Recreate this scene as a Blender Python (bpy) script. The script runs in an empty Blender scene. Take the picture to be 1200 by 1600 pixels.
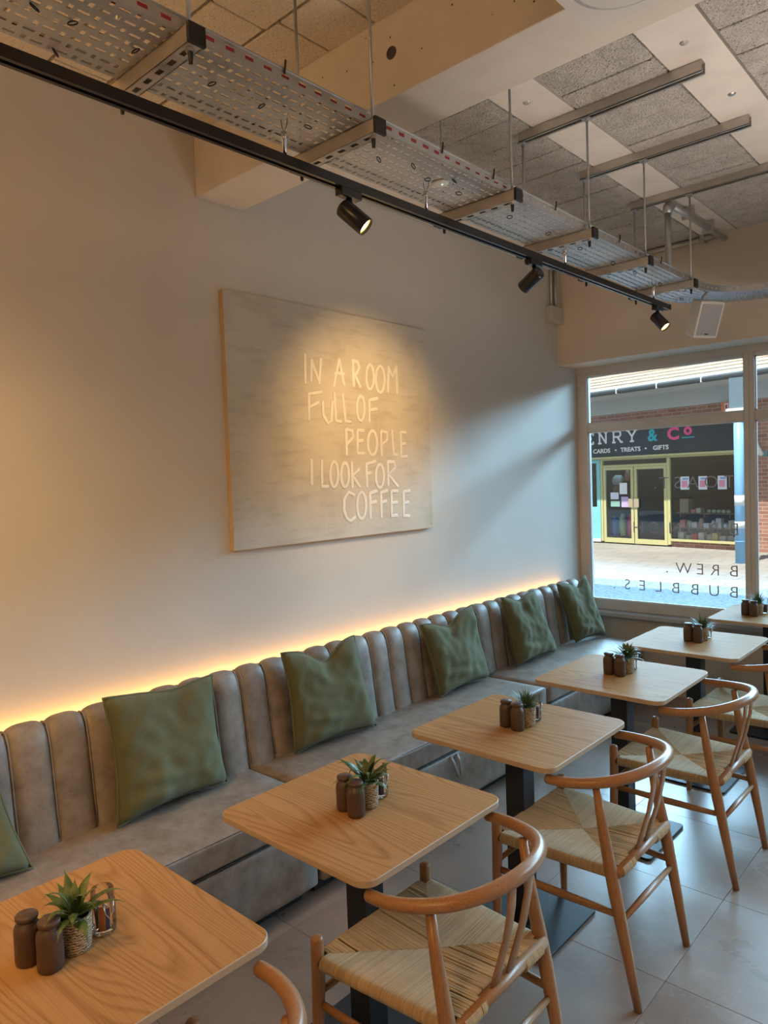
import bpy, bmesh, math, random
from mathutils import Vector, Matrix, noise
random.seed(7)
PI = math.pi
sc = bpy.context.scene
col = sc.collection

# ------------------------------------------------------------------ camera, sky, sun, exposure
CAM = Vector((2.805, 0.0, 1.7159)); YAW, PITCH, ROLL, FPX = .7392, -.0461, -.0359, 1128.6
f_ = Vector((-math.sin(YAW)*math.cos(PITCH), math.cos(YAW)*math.cos(PITCH), math.sin(PITCH)))
r_ = f_.cross(Vector((0, 0, 1))).normalized(); u_ = r_.cross(f_)
r2 = r_*math.cos(ROLL)+u_*math.sin(ROLL); u2 = u_*math.cos(ROLL)-r_*math.sin(ROLL)
cd = bpy.data.cameras.new('camera'); cam = bpy.data.objects.new('camera', cd); col.objects.link(cam)
cd.sensor_fit = 'HORIZONTAL'; cd.sensor_width = 36; cd.lens = 36*FPX/1200; cd.clip_start = .02; cd.clip_end = 400
m = Matrix((r2, u2, -f_)).transposed().to_4x4(); m.translation = CAM
cam.matrix_world = m; sc.camera = cam

sc.view_settings.view_transform = 'Standard'; sc.view_settings.look = 'None'
sc.view_settings.gamma = 1; sc.view_settings.use_curve_mapping = False
sc.view_settings.exposure = 0.08
sc.cycles.use_denoising = True
sc.cycles.max_bounces = 8; sc.cycles.diffuse_bounces = 4; sc.cycles.transparent_max_bounces = 12
sc.cycles.caustics_reflective = False; sc.cycles.caustics_refractive = False
sc.cycles.sample_clamp_indirect = 4

w = bpy.data.worlds.new('sky'); sc.world = w; w.use_nodes = True
wn = w.node_tree.nodes; wl = w.node_tree.links
sky = wn.new('ShaderNodeTexSky'); sky.sky_type = 'NISHITA'; sky.sun_disc = False
sky.sun_elevation = math.radians(48); sky.sun_rotation = math.radians(170)
wl.new(sky.outputs[0], wn['Background'].inputs[0]); wn['Background'].inputs[1].default_value = .13

def light(name, kind, loc, direction, power, color, **kw):
    d = bpy.data.lights.new(name, kind); d.energy = power; d.color = color
    for k, v in kw.items(): setattr(d, k, v)
    o = bpy.data.objects.new(name, d); col.objects.link(o); o.location = loc
    o.rotation_euler = Vector(direction).to_track_quat('-Z', 'Y').to_euler()
    return o
light('sun', 'SUN', (0, -10, 30), (.12, 1, -2.1), 9.0, (1, .93, .8), angle=.01)
# unseen area lamps added over the street, standing in for daylight
light('added_daylight', 'AREA', (5.5, 15.2, 5.5), (-.14, -1, -.28), 11000, (.40, .72, 1), shape='RECTANGLE', size=26, size_y=2.8)
light('added_daylight_high', 'AREA', (3, 9.5, 6.6), (-.05, -1, -1.05), 480, (.50, .76, 1), shape='RECTANGLE', size=9, size_y=2)
# unseen fill lamps added outside the view to warm the room
light('warm_fill_light', 'AREA', (2.6, -1.6, 3.0), (-.15, .25, -1), 42, (1, .58, .25), shape='DISK', size=.9)
light('warm_fill_light', 'AREA', (5.2, 1.6, 3.0), (-.25, .1, -1), 20, (1, .64, .34), shape='DISK', size=.9)
light('ceiling_fill_light', 'AREA', (2.6, 3.1, 1.0), (-.22, .02, 1), 11, (1, .82, .68), shape='DISK', size=.9, spread=math.radians(105))  # unseen lamp added low down to brighten the far ceiling
light('ceiling_fill_light', 'AREA', (1.0, -.35, 2.80), (.02, .30, 1), 27, (1, .55, .22), shape='DISK', size=.5, spread=math.radians(130))  # unseen lamp added to brighten the near ceiling

# ------------------------------------------------------------------ materials
def mat(name, base=(.8, .8, .8), rough=.5, metal=0, spec=.5):
    m = bpy.data.materials.new(name); m.use_nodes = True
    b = m.node_tree.nodes['Principled BSDF']
    b.inputs['Base Color'].default_value = (*base, 1); b.inputs['Roughness'].default_value = rough
    b.inputs['Metallic'].default_value = metal; b.inputs['Specular IOR Level'].default_value = spec
    return m
def nd(m, t, **kw):
    n = m.node_tree.nodes.new(t)
    for k, v in kw.items():
        if k.startswith('_'): setattr(n, k[1:], v)
        else: n.inputs[k.replace('__', ' ')].default_value = v
    return n
def lk(m, a, b): m.node_tree.links.new(a, b)
def coords(m, scale=(1, 1, 1), src='Object', rot=(0, 0, 0)):
    t = nd(m, 'ShaderNodeTexCoord'); mp = nd(m, 'ShaderNodeMapping'); mp.inputs['Scale'].default_value = scale
    mp.inputs['Rotation'].default_value = rot
    lk(m, t.outputs[src], mp.inputs[0]); return mp.outputs[0]
def worldpos(m, scale=(1, 1, 1)):
    t = nd(m, 'ShaderNodeNewGeometry'); mp = nd(m, 'ShaderNodeMapping'); mp.inputs['Scale'].default_value = scale
    lk(m, t.outputs['Position'], mp.inputs[0]); return mp.outputs[0]
def ramp(m, fac, stops):
    r = nd(m, 'ShaderNodeValToRGB'); e = r.color_ramp.elements
    while len(e) < len(stops): e.new(.5)
    for i, (p, c) in enumerate(stops): e[i].position = p; e[i].color = (*c, 1) if len(c) == 3 else c
    lk(m, fac, r.inputs[0]); return r.outputs[0]
def noise_tex(m, vec, scale, detail=4, rough=.55, dist=0):
    n = nd(m, 'ShaderNodeTexNoise', Scale=scale, Detail=detail, Roughness=rough, Distortion=dist); lk(m, vec, n.inputs['Vector']); return n.outputs['Fac']
def bump(m, h, strength=.3, dist=.01):
    b = nd(m, 'ShaderNodeBump', Strength=strength, Distance=dist); lk(m, h, b.inputs['Height'])
    lk(m, b.outputs[0], m.node_tree.nodes['Principled BSDF'].inputs['Normal']); return b
def setc(m, c): lk(m, c, m.node_tree.nodes['Principled BSDF'].inputs['Base Color'])
def mulc(m, a, b, fac=1.0, typ='MULTIPLY'):
    x = nd(m, 'ShaderNodeMix', _data_type='RGBA', _blend_type=typ); x.inputs[0].default_value = fac
    lk(m, a, x.inputs[6]); lk(m, b, x.inputs[7]); return x.outputs[2]
def mottled(name, c1, c2, scale, rough=.6, bs=.15, bd=.004, bscale=None, detail=5, wp=True, metal=0, spec=.5, lo=.35, hi=.65):
    m = mat(name, c1, rough, metal, spec); v = worldpos(m) if wp else coords(m)
    setc(m, ramp(m, noise_tex(m, v, scale, detail), [(lo, c1), (hi, c2)]))
    if bs: bump(m, noise_tex(m, v, bscale or scale*3, 4), bs, bd)
    return m

M = {}
M['wall'] = mottled('wall_paint', (.66, .635, .58), (.69, .665, .61), 2.5, .75, .06, .002, 90)
M['bulk'] = mottled('bulkhead_paint', (.74, .64, .52), (.77, .67, .55), 3, .75, .05, .002, 60)
M['beam'] = mottled('beam_paint', (.74, .68, .60), (.80, .74, .66), 6, .7, .25, .004, 35)
m = M['plank'] = mat('smooth_concrete', (.66, .61, .56), .8); v = worldpos(m)
setc(m, ramp(m, noise_tex(m, v, 5, 8), [(.3, (.72, .66, .61)), (.55, (.80, .75, .69)), (.8, (.84, .79, .74))]))
bump(m, noise_tex(m, v, 40, 5), .2, .004)
def rough_block(name, c_lo, c_hi, pit, bs=.9):
    m = mat(name, c_hi, .95); v = worldpos(m, (1, 1, 1))
    vo = nd(m, 'ShaderNodeTexVoronoi', Scale=95); lk(m, v, vo.inputs['Vector'])
    n1 = noise_tex(m, v, 150, 5, .7); n2 = noise_tex(m, v, 13, 7, .7)
    c = ramp(m, n2, [(.3, c_lo), (.7, c_hi)])
    p = ramp(m, n1, [(.36, pit), (.45, (1, 1, 1))])
    setc(m, mulc(m, c, p)); mx = nd(m, 'ShaderNodeMath', _operation='ADD'); lk(m, n1, mx.inputs[0]); lk(m, vo.outputs['Distance'], mx.inputs[1])
    bump(m, mx.outputs[0], bs, .012); return m
M['rough'] = rough_block('rough_block', (.62, .58, .54), (.90, .86, .80), (.20, .19, .18))
M['rough_cream'] = rough_block('painted_block', (.80, .70, .54), (.88, .78, .61), (.66, .60, .52), .4)
M['joint'] = mat('dark_joint', (.10, .09, .08), 1)  # even dark tone for joint backing, bolt hole and pores
def metal(name, c, rough=.4, sc_=30):
    m = mat(name, c, rough, .85); v = worldpos(m); n = noise_tex(m, v, sc_, 5, .6)
    setc(m, ramp(m, n, [(.3, tuple(x*.88 for x in c)), (.7, tuple(min(1, x*1.15) for x in c))]))
    r = ramp(m, n, [(.3, (rough-.08,)*3), (.7, (rough+.12,)*3)]); lk(m, r, m.node_tree.nodes['Principled BSDF'].inputs['Roughness']); return m
M['galv'] = metal('galvanised_steel', (.50, .51, .52), .45, 6)
M['strut'] = metal('strut_steel', (.56, .53, .49), .5, 12)
M['black'] = mat('black_powder_coat', (.012, .012, .014), .45)
M['track'] = mat('black_track', (.01, .01, .012), .28)
M['pedestal'] = mottled('black_steel', (.010, .013, .018), (.018, .021, .028), 8, .5, .1, .001, 200)
M['red'] = mat('red_cable', (.35, .02, .03), .5)
M['whitep'] = mat('white_plastic', (.78, .76, .72), .45)
M['greyp'] = mat('grey_mesh', (.42, .43, .44), .6)
M['chrome'] = mat('chrome', (.8, .8, .8), .15, 1)
def wood(name, c1, c2, c3, axis='X', sc_=1., rough=.38, obj=True, mixf=.42):
    m = mat(name, c2, rough); s = {'X': (.55, 5.5, 5.5), 'Y': (5.5, .55, 5.5), 'Z': (5.5, 5.5, .55)}[axis]
    v = coords(m, tuple(q*sc_ for q in s)) if obj else worldpos(m, tuple(q*sc_ for q in s))
    oi = nd(m, 'ShaderNodeObjectInfo'); ad = nd(m, 'ShaderNodeVectorMath', _operation='ADD'); sm = nd(m, 'ShaderNodeVectorMath', _operation='SCALE'); sm.inputs[0].default_value = (31, 17, 23)
    lk(m, oi.outputs['Random'], sm.inputs['Scale']); lk(m, v, ad.inputs[0]); lk(m, sm.outputs[0], ad.inputs[1]); v = ad.outputs[0]
    n = noise_tex(m, v, .55, 2, .4)
    mu = nd(m, 'ShaderNodeMath', _operation='MULTIPLY'); mu.inputs[1].default_value = 46; lk(m, n, mu.inputs[0])
    fr = nd(m, 'ShaderNodeMath', _operation='FRACT'); lk(m, mu.outputs[0], fr.inputs[0])
    g = ramp(m, fr.outputs[0], [(0, c1), (.35, c2), (.8, c2), (1, c1)])
    fine = nd(m, 'ShaderNodeTexNoise', Scale=14, Detail=5, Roughness=.6); mp = nd(m, 'ShaderNodeMapping')
    s2 = {'X': (.35, 3, 3), 'Y': (3, .35, 3), 'Z': (3, 3, .35)}[axis]; mp.inputs['Scale'].default_value = s2; lk(m, v, mp.inputs[0]); lk(m, mp.outputs[0], fine.inputs['Vector'])
    g2 = ramp(m, fine.outputs['Fac'], [(.3, c1), (.5, c2), (.72, c3)])
    setc(m, mulc(m, g, g2, mixf, 'MIX')); bump(m, fine.outputs['Fac'], .12, .002); return m
M['oak_top'] = wood('oak_tabletop', (.28, .135, .046), (.45, .25, .105), (.52, .31, .145), 'X', 1.25, .48); M['oak_top'].node_tree.nodes['Principled BSDF'].inputs['Specular IOR Level'].default_value = .035
M['oak_edge'] = mat('pale_ply_edge', (.50, .36, .23), .5)
M['chair'] = wood('chair_oak', (.25, .115, .045), (.37, .185, .08), (.42, .22, .10), 'Z', 1.6, .36, mixf=.8)
M['rail'] = wood('chair_rail_oak', (.25, .115, .045), (.38, .19, .082), (.43, .23, .105), 'Y', 1.6, .33, mixf=.85)
m = M['cord'] = mat('paper_cord', (.55, .40, .22), .75); v = coords(m)
at = nd(m, 'ShaderNodeAttribute', _attribute_name='tone'); setc(m, mulc(m, ramp(m, noise_tex(m, v, 14, 3), [(.3, (.60, .43, .235)), (.7, (.68, .51, .295))]), at.outputs['Fac'])); bump(m, noise_tex(m, v, 600, 2), .4, .001)
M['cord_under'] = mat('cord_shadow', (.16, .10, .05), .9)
m = M['leather'] = mat('taupe_faux_suede', (.25, .22, .19), .5, 0, .5); v = worldpos(m)
setc(m, ramp(m, noise_tex(m, v, 14, 8, .65), [(.3, (.18, .145, .115)), (.5, (.255, .215, .18)), (.72, (.335, .288, .243))]))
bump(m, noise_tex(m, v, 120, 4), .15, .002)
rr = ramp(m, noise_tex(m, v, 30, 5), [(.3, (.42,)*3), (.7, (.58,)*3)]); lk(m, rr, m.node_tree.nodes['Principled BSDF'].inputs['Roughness'])
M['seam'] = mat('seam_thread', (.07, .06, .05), .8); M['toekick'] = mat('dark_plinth', (.02, .02, .02), .7)
def fabric(name, c1, c2):
    m = mat(name, c1, .9, 0, .2); v = coords(m, (1, 1, 1), 'Object')
    w1 = nd(m, 'ShaderNodeTexWave', Scale=170, Distortion=1.5, Detail=1, _bands_direction='Y'); w2 = nd(m, 'ShaderNodeTexWave', Scale=170, Distortion=1.5, Detail=1, _bands_direction='Z')
    lk(m, v, w1.inputs[0]); lk(m, v, w2.inputs[0]); a = nd(m, 'ShaderNodeMath', _operation='ADD'); lk(m, w1.outputs['Fac'], a.inputs[0]); lk(m, w2.outputs['Fac'], a.inputs[1])
    setc(m, ramp(m, noise_tex(m, v, 35, 6, .7), [(.3, c1), (.7, c2)])); bump(m, a.outputs[0], .25, .001)
    m.node_tree.nodes['Principled BSDF'].inputs['Sheen Weight'].default_value = .15; return m
M['green'] = fabric('green_linen', (.118, .121, .060), (.136, .140, .073))
M['piping'] = mat('green_piping', (.135, .14, .075), .85)
m = M['tile'] = mat('stone_tile', (.3, .27, .24), .32); v = worldpos(m)
oi = nd(m, 'ShaderNodeObjectInfo'); ad = nd(m, 'ShaderNodeVectorMath', _operation='ADD'); sm = nd(m, 'ShaderNodeVectorMath', _operation='SCALE'); sm.inputs[0].default_value = (3, 7, 5)
lk(m, oi.outputs['Random'], sm.inputs['Scale']); lk(m, v, ad.inputs[0]); lk(m, sm.outputs[0], ad.inputs[1])
n1 = noise_tex(m, ad.outputs[0], 2.6, 8, .58, .3); n2 = noise_tex(m, ad.outputs[0], 1.4, 6, .55, 2.5)
c = ramp(m, n1, [(.18, (.235, .185, .150)), (.5, (.31, .25, .21)), (.8, (.38, .315, .27))])
c2 = ramp(m, n2, [(.492, (1, 1, 1)), (.5, (1.16, 1.15, 1.13)), (.508, (1, 1, 1))])
setc(m, mulc(m, c, c2)); rr = ramp(m, n1, [(.3, (.26,)*3), (.7, (.36,)*3)]); lk(m, rr, m.node_tree.nodes['Principled BSDF'].inputs['Roughness'])
bump(m, n1, .05, .003)
M['grout'] = mat('grout', (.19, .16, .14), .9)
M['frame'] = mottled('window_frame_paint', (.58, .55, .51), (.62, .59, .55), 5, .4, .04, .001, 50)
M['sill'] = mat('sill_paint', (.46, .46, .46), .3)
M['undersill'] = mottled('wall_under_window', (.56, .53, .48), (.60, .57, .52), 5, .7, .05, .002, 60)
def glass_mat(name, tint=(1, 1, 1), refl=.08):
    m = bpy.data.materials.new(name); m.use_nodes = True; t = m.node_tree; t.nodes.remove(t.nodes['Principled BSDF'])
    tr = nd(m, 'ShaderNodeBsdfTransparent'); tr.inputs[0].default_value = (*tint, 1); gl = nd(m, 'ShaderNodeBsdfGlossy', Roughness=.02); mx = nd(m, 'ShaderNodeMixShader')
    fr = nd(m, 'ShaderNodeFresnel', IOR=1.45); mm = nd(m, 'ShaderNodeMath', _operation='MULTIPLY'); mm.inputs[1].default_value = refl/.04
    mm.use_clamp = True
    lk(m, fr.outputs[0], mm.inputs[0]); lk(m, mm.outputs[0], mx.inputs[0]); lk(m, tr.outputs[0], mx.inputs[1]); lk(m, gl.outputs[0], mx.inputs[2])
    lk(m, mx.outputs[0], t.nodes['Material Output'].inputs[0]); return m
M['glass'] = glass_mat('window_glass', (.97, .985, .98), .03)
M['shopglass'] = glass_mat('shop_glass', (.92, .95, .96), .045)
M['jarglass'] = glass_mat('jar_glass', (.98, .99, .99), .035)
M['stoneware'] = mottled('brown_stoneware', (.075, .045, .032), (.095, .058, .042), 30, .42, .05, .001)
m = M['basket'] = mat('seagrass_weave', (.5, .42, .3), .9); v = coords(m)
w1 = nd(m, 'ShaderNodeTexWave', Scale=55, Distortion=6, Detail=3, _bands_direction='Z'); lk(m, v, w1.inputs[0]); w1.inputs['Detail Scale'].default_value = 3
setc(m, ramp(m, w1.outputs['Fac'], [(.1, (.20, .13, .06)), (.5, (.52, .41, .26)), (.9, (.68, .58, .42))])); bump(m, w1.outputs['Fac'], .8, .004)
M['soil'] = mat('soil', (.012, .010, .008), 1)
def leafmat(name, c1, c2):
    m = mat(name, c1, .45); v = coords(m); setc(m, ramp(m, noise_tex(m, v, 40, 2), [(.35, c1), (.7, c2)])); return m
M['leaf'] = leafmat('glossy_leaf', (.045, .085, .018), (.12, .17, .045))
M['leaf2'] = leafmat('grassy_leaf', (.055, .10, .045), (.16, .22, .09))
M['paper'] = mat('sachet_paper', (.75, .70, .62), .8); M['sugar'] = mat('brown_sachet', (.28, .12, .05), .7); M['plum'] = mat('dark_sachet', (.04, .025, .05), .6)
M['orange'] = mat('orange_sachet', (.7, .22, .06), .6)
m = M['canvas'] = mat('painted_canvas', (.55, .5, .42), .75); v = worldpos(m); n1 = noise_tex(m, v, 3.2, 7, .62, .3)
vv = worldpos(m, (1, 2.2, 12)); n2 = noise_tex(m, vv, 2.0, 5)
c = ramp(m, n1, [(.3, (.55, .515, .435)), (.5, (.64, .605, .52)), (.7, (.68, .65, .57))])
setc(m, mulc(m, c, ramp(m, n2, [(.30, (.87, .85, .83)), (.48, (1, 1, 1))]))); bump(m, noise_tex(m, v, 22, 6, .7), .3, .004)
M['canvas_edge'] = mat('canvas_side', (.55, .42, .26), .7)
M['white_paint'] = mottled('white_brush_paint', (.84, .81, .73), (.88, .86, .79), 30, .6, .5, .002)
def emit(name, c, s):
    m = mat(name, c, .5); b = m.node_tree.nodes['Principled BSDF']; b.inputs['Emission Color'].default_value = (*c, 1); b.inputs['Emission Strength'].default_value = s; return m
M['lamp'] = emit('lamp_lens', (1, .74, .34), 14); M['led'] = emit('led_strip', (1, .50, .10), 4); M['greenled'] = emit('green_led', (.3, 1, .5), 2)
# outdoors
m = M['brick'] = mat('outer_brick', (.33, .17, .12), .9); v = coords(m, (1, 1, 1), 'Object', (PI/2, 0, 0))
bt = nd(m, 'ShaderNodeTexBrick', Scale=1, Mortar__Size=.006, Brick__Width=.225, Row__Height=.075)
bt.inputs['Color1'].default_value = (.36, .19, .14, 1); bt.inputs['Color2'].default_value = (.25, .12, .09, 1); bt.inputs['Mortar'].default_value = (.42, .36, .31, 1)
lk(m, v, bt.inputs['Vector']); setc(m, bt.outputs['Color'])
M['rooftile'] = mottled('roof_tile', (.62, .47, .34), (.80, .66, .50), 6, .8, .2, .004)
M['fascia'] = mat('grey_fascia', (.42, .44, .43), .6); M['gutter'] = mat('dark_gutter', (.05, .065, .075), .4); M['gutterlip'] = mat('white_flashing', (.75, .77, .78), .4)
M['signboard'] = mat('slate_signboard', (.035, .048, .058), .4); M['signwhite'] = mat('sign_white', (.75, .78, .78), .6); M['signblue'] = mat('sign_blue', (.04, .42, .55), .6); M['signpink'] = mat('sign_pink', (.75, .10, .28), .6)
M['shopframe'] = mat('yellow_green_frame', (.48, .47, .24), .45); M['tealframe'] = mat('teal_frame', (.20, .55, .60), .5)
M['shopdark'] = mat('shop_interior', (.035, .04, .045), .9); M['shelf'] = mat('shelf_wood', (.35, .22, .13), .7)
M['post'] = mat('pale_blue_post', (.20, .45, .74), .4); M['postband'] = mat('white_band', (.62, .74, .82), .5)
m = M['pave'] = mat('street_paving', (.4, .4, .4), .8); v = worldpos(m); bt = nd(m, 'ShaderNodeTexBrick', Scale=1, Mortar__Size=.012, Brick__Width=.6, Row__Height=.4)
bt.inputs['Color1'].default_value = (.31, .30, .29, 1); bt.inputs['Color2'].default_value = (.26, .255, .25, 1); bt.inputs['Mortar'].default_value = (.18, .18, .18, 1); lk(m, v, bt.inputs['Vector'])
setc(m, mulc(m, bt.outputs['Color'], ramp(m, noise_tex(m, v, .5, 5), [(.35, (.85, .83, .8)), (.65, (1, 1, 1))]))); bump(m, noise_tex(m, v, 25, 4), .3, .01)
m = M['setts'] = mat('small_setts', (.3, .33, .36), .7); v = worldpos(m); vo = nd(m, 'ShaderNodeTexVoronoi', Scale=11, _feature='DISTANCE_TO_EDGE'); lk(m, v, vo.inputs[0])
setc(m, ramp(m, vo.outputs[0], [(.0, (.07, .09, .11)), (.09, (.16, .20, .24)), (.6, (.21, .25, .29))])); bump(m, vo.outputs[0], .6, .02)
def flat(c, r=.7): 
    k = 'flat_%.2f_%.2f_%.2f' % c
    if k not in M: M[k] = mat('coloured_item', c, r)
    return M[k]

# ------------------------------------------------------------------ mesh helpers
def obj(name, bm, m, parent=None, loc=(0, 0, 0), smooth=False, stuff=False, bev=0, sub=0):
    me = bpy.data.meshes.new(name)
    if isinstance(bm, bmesh.types.BMesh):
        bm.normal_update(); bm.to_mesh(me); bm.free()
    for q in (m if isinstance(m, (list, tuple)) else [m]): me.materials.append(q)
    if smooth:
        for p in me.polygons: p.use_smooth = True
    o = bpy.data.objects.new(name, me); col.objects.link(o); o.location = loc
    if parent: o.parent = parent
    if stuff: o['kind'] = 'stuff'
    if bev:
        b = o.modifiers.new('bevel', 'BEVEL'); b.width = bev; b.segments = 3; b.limit_method = 'ANGLE'; b.angle_limit = .6
    if sub: s = o.modifiers.new('sub', 'SUBSURF'); s.levels = sub; s.render_levels = sub
    return o
def tag(o, label=None, cat=None, group=None, kind=None):
    if label: o['label'] = label
    if cat: o['category'] = cat
    if group: o['group'] = group
    if kind: o['kind'] = kind
    return o
def thing(name, label, cat, loc=(0, 0, 0), rz=0, group=None):
    o = bpy.data.objects.new(name, None); col.objects.link(o); o.location = loc; o.rotation_euler = (0, 0, rz); o.empty_display_size = .05
    return tag(o, label, cat, group)
def struct(name, bm, m, parent=None, label=None, cat=None, **kw):
    o = obj(name, bm, m, parent, **kw)
    if not parent: o['kind'] = 'structure'; tag(o, label or name.replace('_', ' '), cat or name.split('_')[0])
    return o
def BM(): return bmesh.new()
def box(bm, x0, x1, y0, y1, z0, z1, mi=0, M4=None):
    vs = [bm.verts.new((x, y, z)) for x in (x0, x1) for y in (y0, y1) for z in (z0, z1)]
    if M4: 
        for v_ in vs: v_.co = M4 @ v_.co
    for f in ((0, 1, 3, 2), (4, 6, 7, 5), (0, 4, 5, 1), (2, 3, 7, 6), (0, 2, 6, 4), (1, 5, 7, 3)):
        fc = bm.faces.new([vs[i] for i in f]); fc.material_index = mi
    return bm
def bx(*a, **k): return box(BM(), *a, **k)
def frames(pts, closed=False):
    n = len(pts); T = []
    for i in range(n):
        a = pts[(i-1) % n] if (closed or i) else pts[0]; b = pts[(i+1) % n] if (closed or i < n-1) else pts[-1]
        T.append((b-a).normalized())
    up = Vector((0, 0, 1)) if abs(T[0].z) < .9 else Vector((1, 0, 0)); N = [(up-T[0]*up.dot(T[0])).normalized()]
    for i in range(1, n):
        q = T[i-1].rotation_difference(T[i]); nn = q @ N[-1]; N.append((nn-T[i]*nn.dot(T[i])).normalized())
    return T, N
def tube(bm, pts, r, seg=10, ell=1.0, closed=False, caps=True, mi=0, up=None, rnd=False):
    pts = [Vector(p) for p in pts]; n = len(pts); rs = r if isinstance(r, (list, tuple)) else [r]*n
    T, N = frames(pts, closed)
    if up is not None: N = [(Vector(up)-t*Vector(up).dot(t)).normalized() for t in T]
    if rnd and not closed:      # rounded ends
        a, b = pts[0], pts[-1]
        pts = [a-T[0]*rs[0]*.45]+[a-T[0]*rs[0]*.2]+pts+[b+T[-1]*rs[-1]*.2]+[b+T[-1]*rs[-1]*.45]
        rs = [rs[0]*.55, rs[0]*.88]+list(rs)+[rs[-1]*.88, rs[-1]*.55]; T = [T[0]]*2+T+[T[-1]]*2; N = [N[0]]*2+N+[N[-1]]*2; n += 4
    rings = []
    for i in range(n):
        B = T[i].cross(N[i]); rr = rs[i]
        rings.append([bm.verts.new(pts[i]+N[i]*(math.cos(2*PI*k/seg)*rr*ell)+B*(math.sin(2*PI*k/seg)*rr)) for k in range(seg)])
    for i in range(n if closed else n-1):
        a, b = rings[i], rings[(i+1) % n]
        for k in range(seg):
            f = bm.faces.new((a[k], a[(k+1) % seg], b[(k+1) % seg], b[k])); f.material_index = mi
    if caps and not closed:
        bm.faces.new(rings[0][::-1]).material_index = mi; bm.faces.new(rings[-1]).material_index = mi
    return bm
def lathe(bm, prof, seg=20, c=(0, 0, 0), mi=0):
    rings = []
    for r, z in prof:
        if r < 1e-6: rings.append([bm.verts.new((c[0], c[1], c[2]+z))])
        else: rings.append([bm.verts.new((c[0]+r*math.cos(2*PI*k/seg), c[1]+r*math.sin(2*PI*k/seg), c[2]+z)) for k in range(seg)])
    for a, b in zip(rings, rings[1:]):
        for k in range(seg):
            q = [a[k % len(a)], a[(k+1) % seg % len(a)], b[(k+1) % seg % len(b)], b[k % len(b)]]
            q = list(dict.fromkeys(q))
            if len(q) > 2: bm.faces.new(q).material_index = mi
    return bm
def rr_pts(x0, x1, y0, y1, r, seg=6):
    P = []
    for cx, cy, a0 in ((x1-r, y1-r, 0), (x0+r, y1-r, 90), (x0+r, y0+r, 180), (x1-r, y0+r, 270)):
        for i in range(seg+1):
            a = math.radians(a0+90*i/seg); P.append((cx+r*math.cos(a), cy+r*math.sin(a)))
    return P
def slab(bm, P, z0, z1, mi=0, mtop=None, ch=0):
    """closed 2D outline extruded z0..z1, optional chamfer"""
    n = len(P); cx = sum(p[0] for p in P)/n; cy = sum(p[1] for p in P)/n
    def ring(z, s): 
        out = []
        for p in P:
            d = Vector((p[0]-cx, p[1]-cy)); L = d.length; out.append(bm.verts.new((cx+d.x*(L-s)/L, cy+d.y*(L-s)/L, z)))
        return out
    rs = [ring(z0, ch), ring(z0+ch, 0), ring(z1-ch, 0), ring(z1, ch)] if ch else [ring(z0, 0), ring(z1, 0)]
    for a, b in zip(rs, rs[1:]):
        for k in range(n): bm.faces.new((a[k], a[(k+1) % n], b[(k+1) % n], b[k])).material_index = mi
    bm.faces.new(rs[0][::-1]).material_index = mi; bm.faces.new(rs[-1]).material_index = mi if mtop is None else mtop
    return bm
def copy_tree(o, loc=None, rz=None, parent=None, **tags):
    c = o.copy(); col.objects.link(c); c.parent = parent
    if loc is not None: c.location = loc
    if rz is not None: c.rotation_euler = (0, 0, rz)
    for k, v_ in tags.items(): c[k] = v_
    for ch in [q for q in KIDS.get(o.name, [])]:
        copy_tree(ch, parent=c)
    return c
KIDS = {}
def index_kids():
    KIDS.clear()
    for o in col.objects:
        if o.parent: KIDS.setdefault(o.parent.name, []).append(o)
def perf(bm, fn, s0, s1, w0, w1, rows, pitch, holes, stag=.5, skip=None):
    """perforated sheet: fn(s,w)->Vector; rows = list of (band_w0, band_w1, hole_half_w)"""
    for ri, (a, b) in enumerate(rows):
        off = pitch*stag if ri % 2 else 0; s = s0; cuts = []
        k = math.floor((s0-off)/pitch)-1
        while k*pitch+off < s1:
            for (h0, h1, hw) in holes:
                q0, q1 = k*pitch+off+h0, k*pitch+off+h1
                if q0 > s0+.003 and q1 < s1-.003: cuts.append((q0, q1, hw))
            k += 1
        mid = (a+b)/2
        for q0, q1, hw in cuts+[(s1, s1, 0)]:
            if q0 > s:
                L = q0-s; nn = max(1, int(L/.08))
                for i in range(nn):
                    t0, t1 = s+L*i/nn, s+L*(i+1)/nn
                    bm.faces.new([bm.verts.new(fn(*p)) for p in ((t0, a), (t1, a), (t1, b), (t0, b))])
            if q1 > q0:
                for c0, c1 in ((a, mid-hw), (mid+hw, b)):
                    bm.faces.new([bm.verts.new(fn(*p)) for p in ((q0, c0), (q1, c0), (q1, c1), (q0, c1))])
            s = q1
    return bm

# ------------------------------------------------------------------ setting
YW = 5.455; YB = 5.161; ZC = 3.27; XR = 6.4; YK = -4.0
struct('wall_left', bx(-.15, 0, YK, YW+.15, -.05, ZC+.2), M['wall'], label='long cream painted wall behind the banquette', cat='wall')
struct('wall_back', bx(-.15, XR+.15, YK-.15, YK, -.05, ZC+.2), M['wall'], label='wall at the rear of the cafe', cat='wall')
struct('wall_right', bx(XR, XR+.15, YK, YW+.15, -.05, ZC+.2), M['wall'], label='side wall opposite the banquette', cat='wall')
struct('wall_above_window', bx(0, XR, YB, YW+.15, 2.548, ZC), M['bulk'], label='deep painted bulkhead above the shop window', cat='wall')
struct('wall_below_window', bx(0, XR, YW-.03, YW+.12, 0, .562), M['undersill'], label='low painted wall under the shop window', cat='wall')
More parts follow.
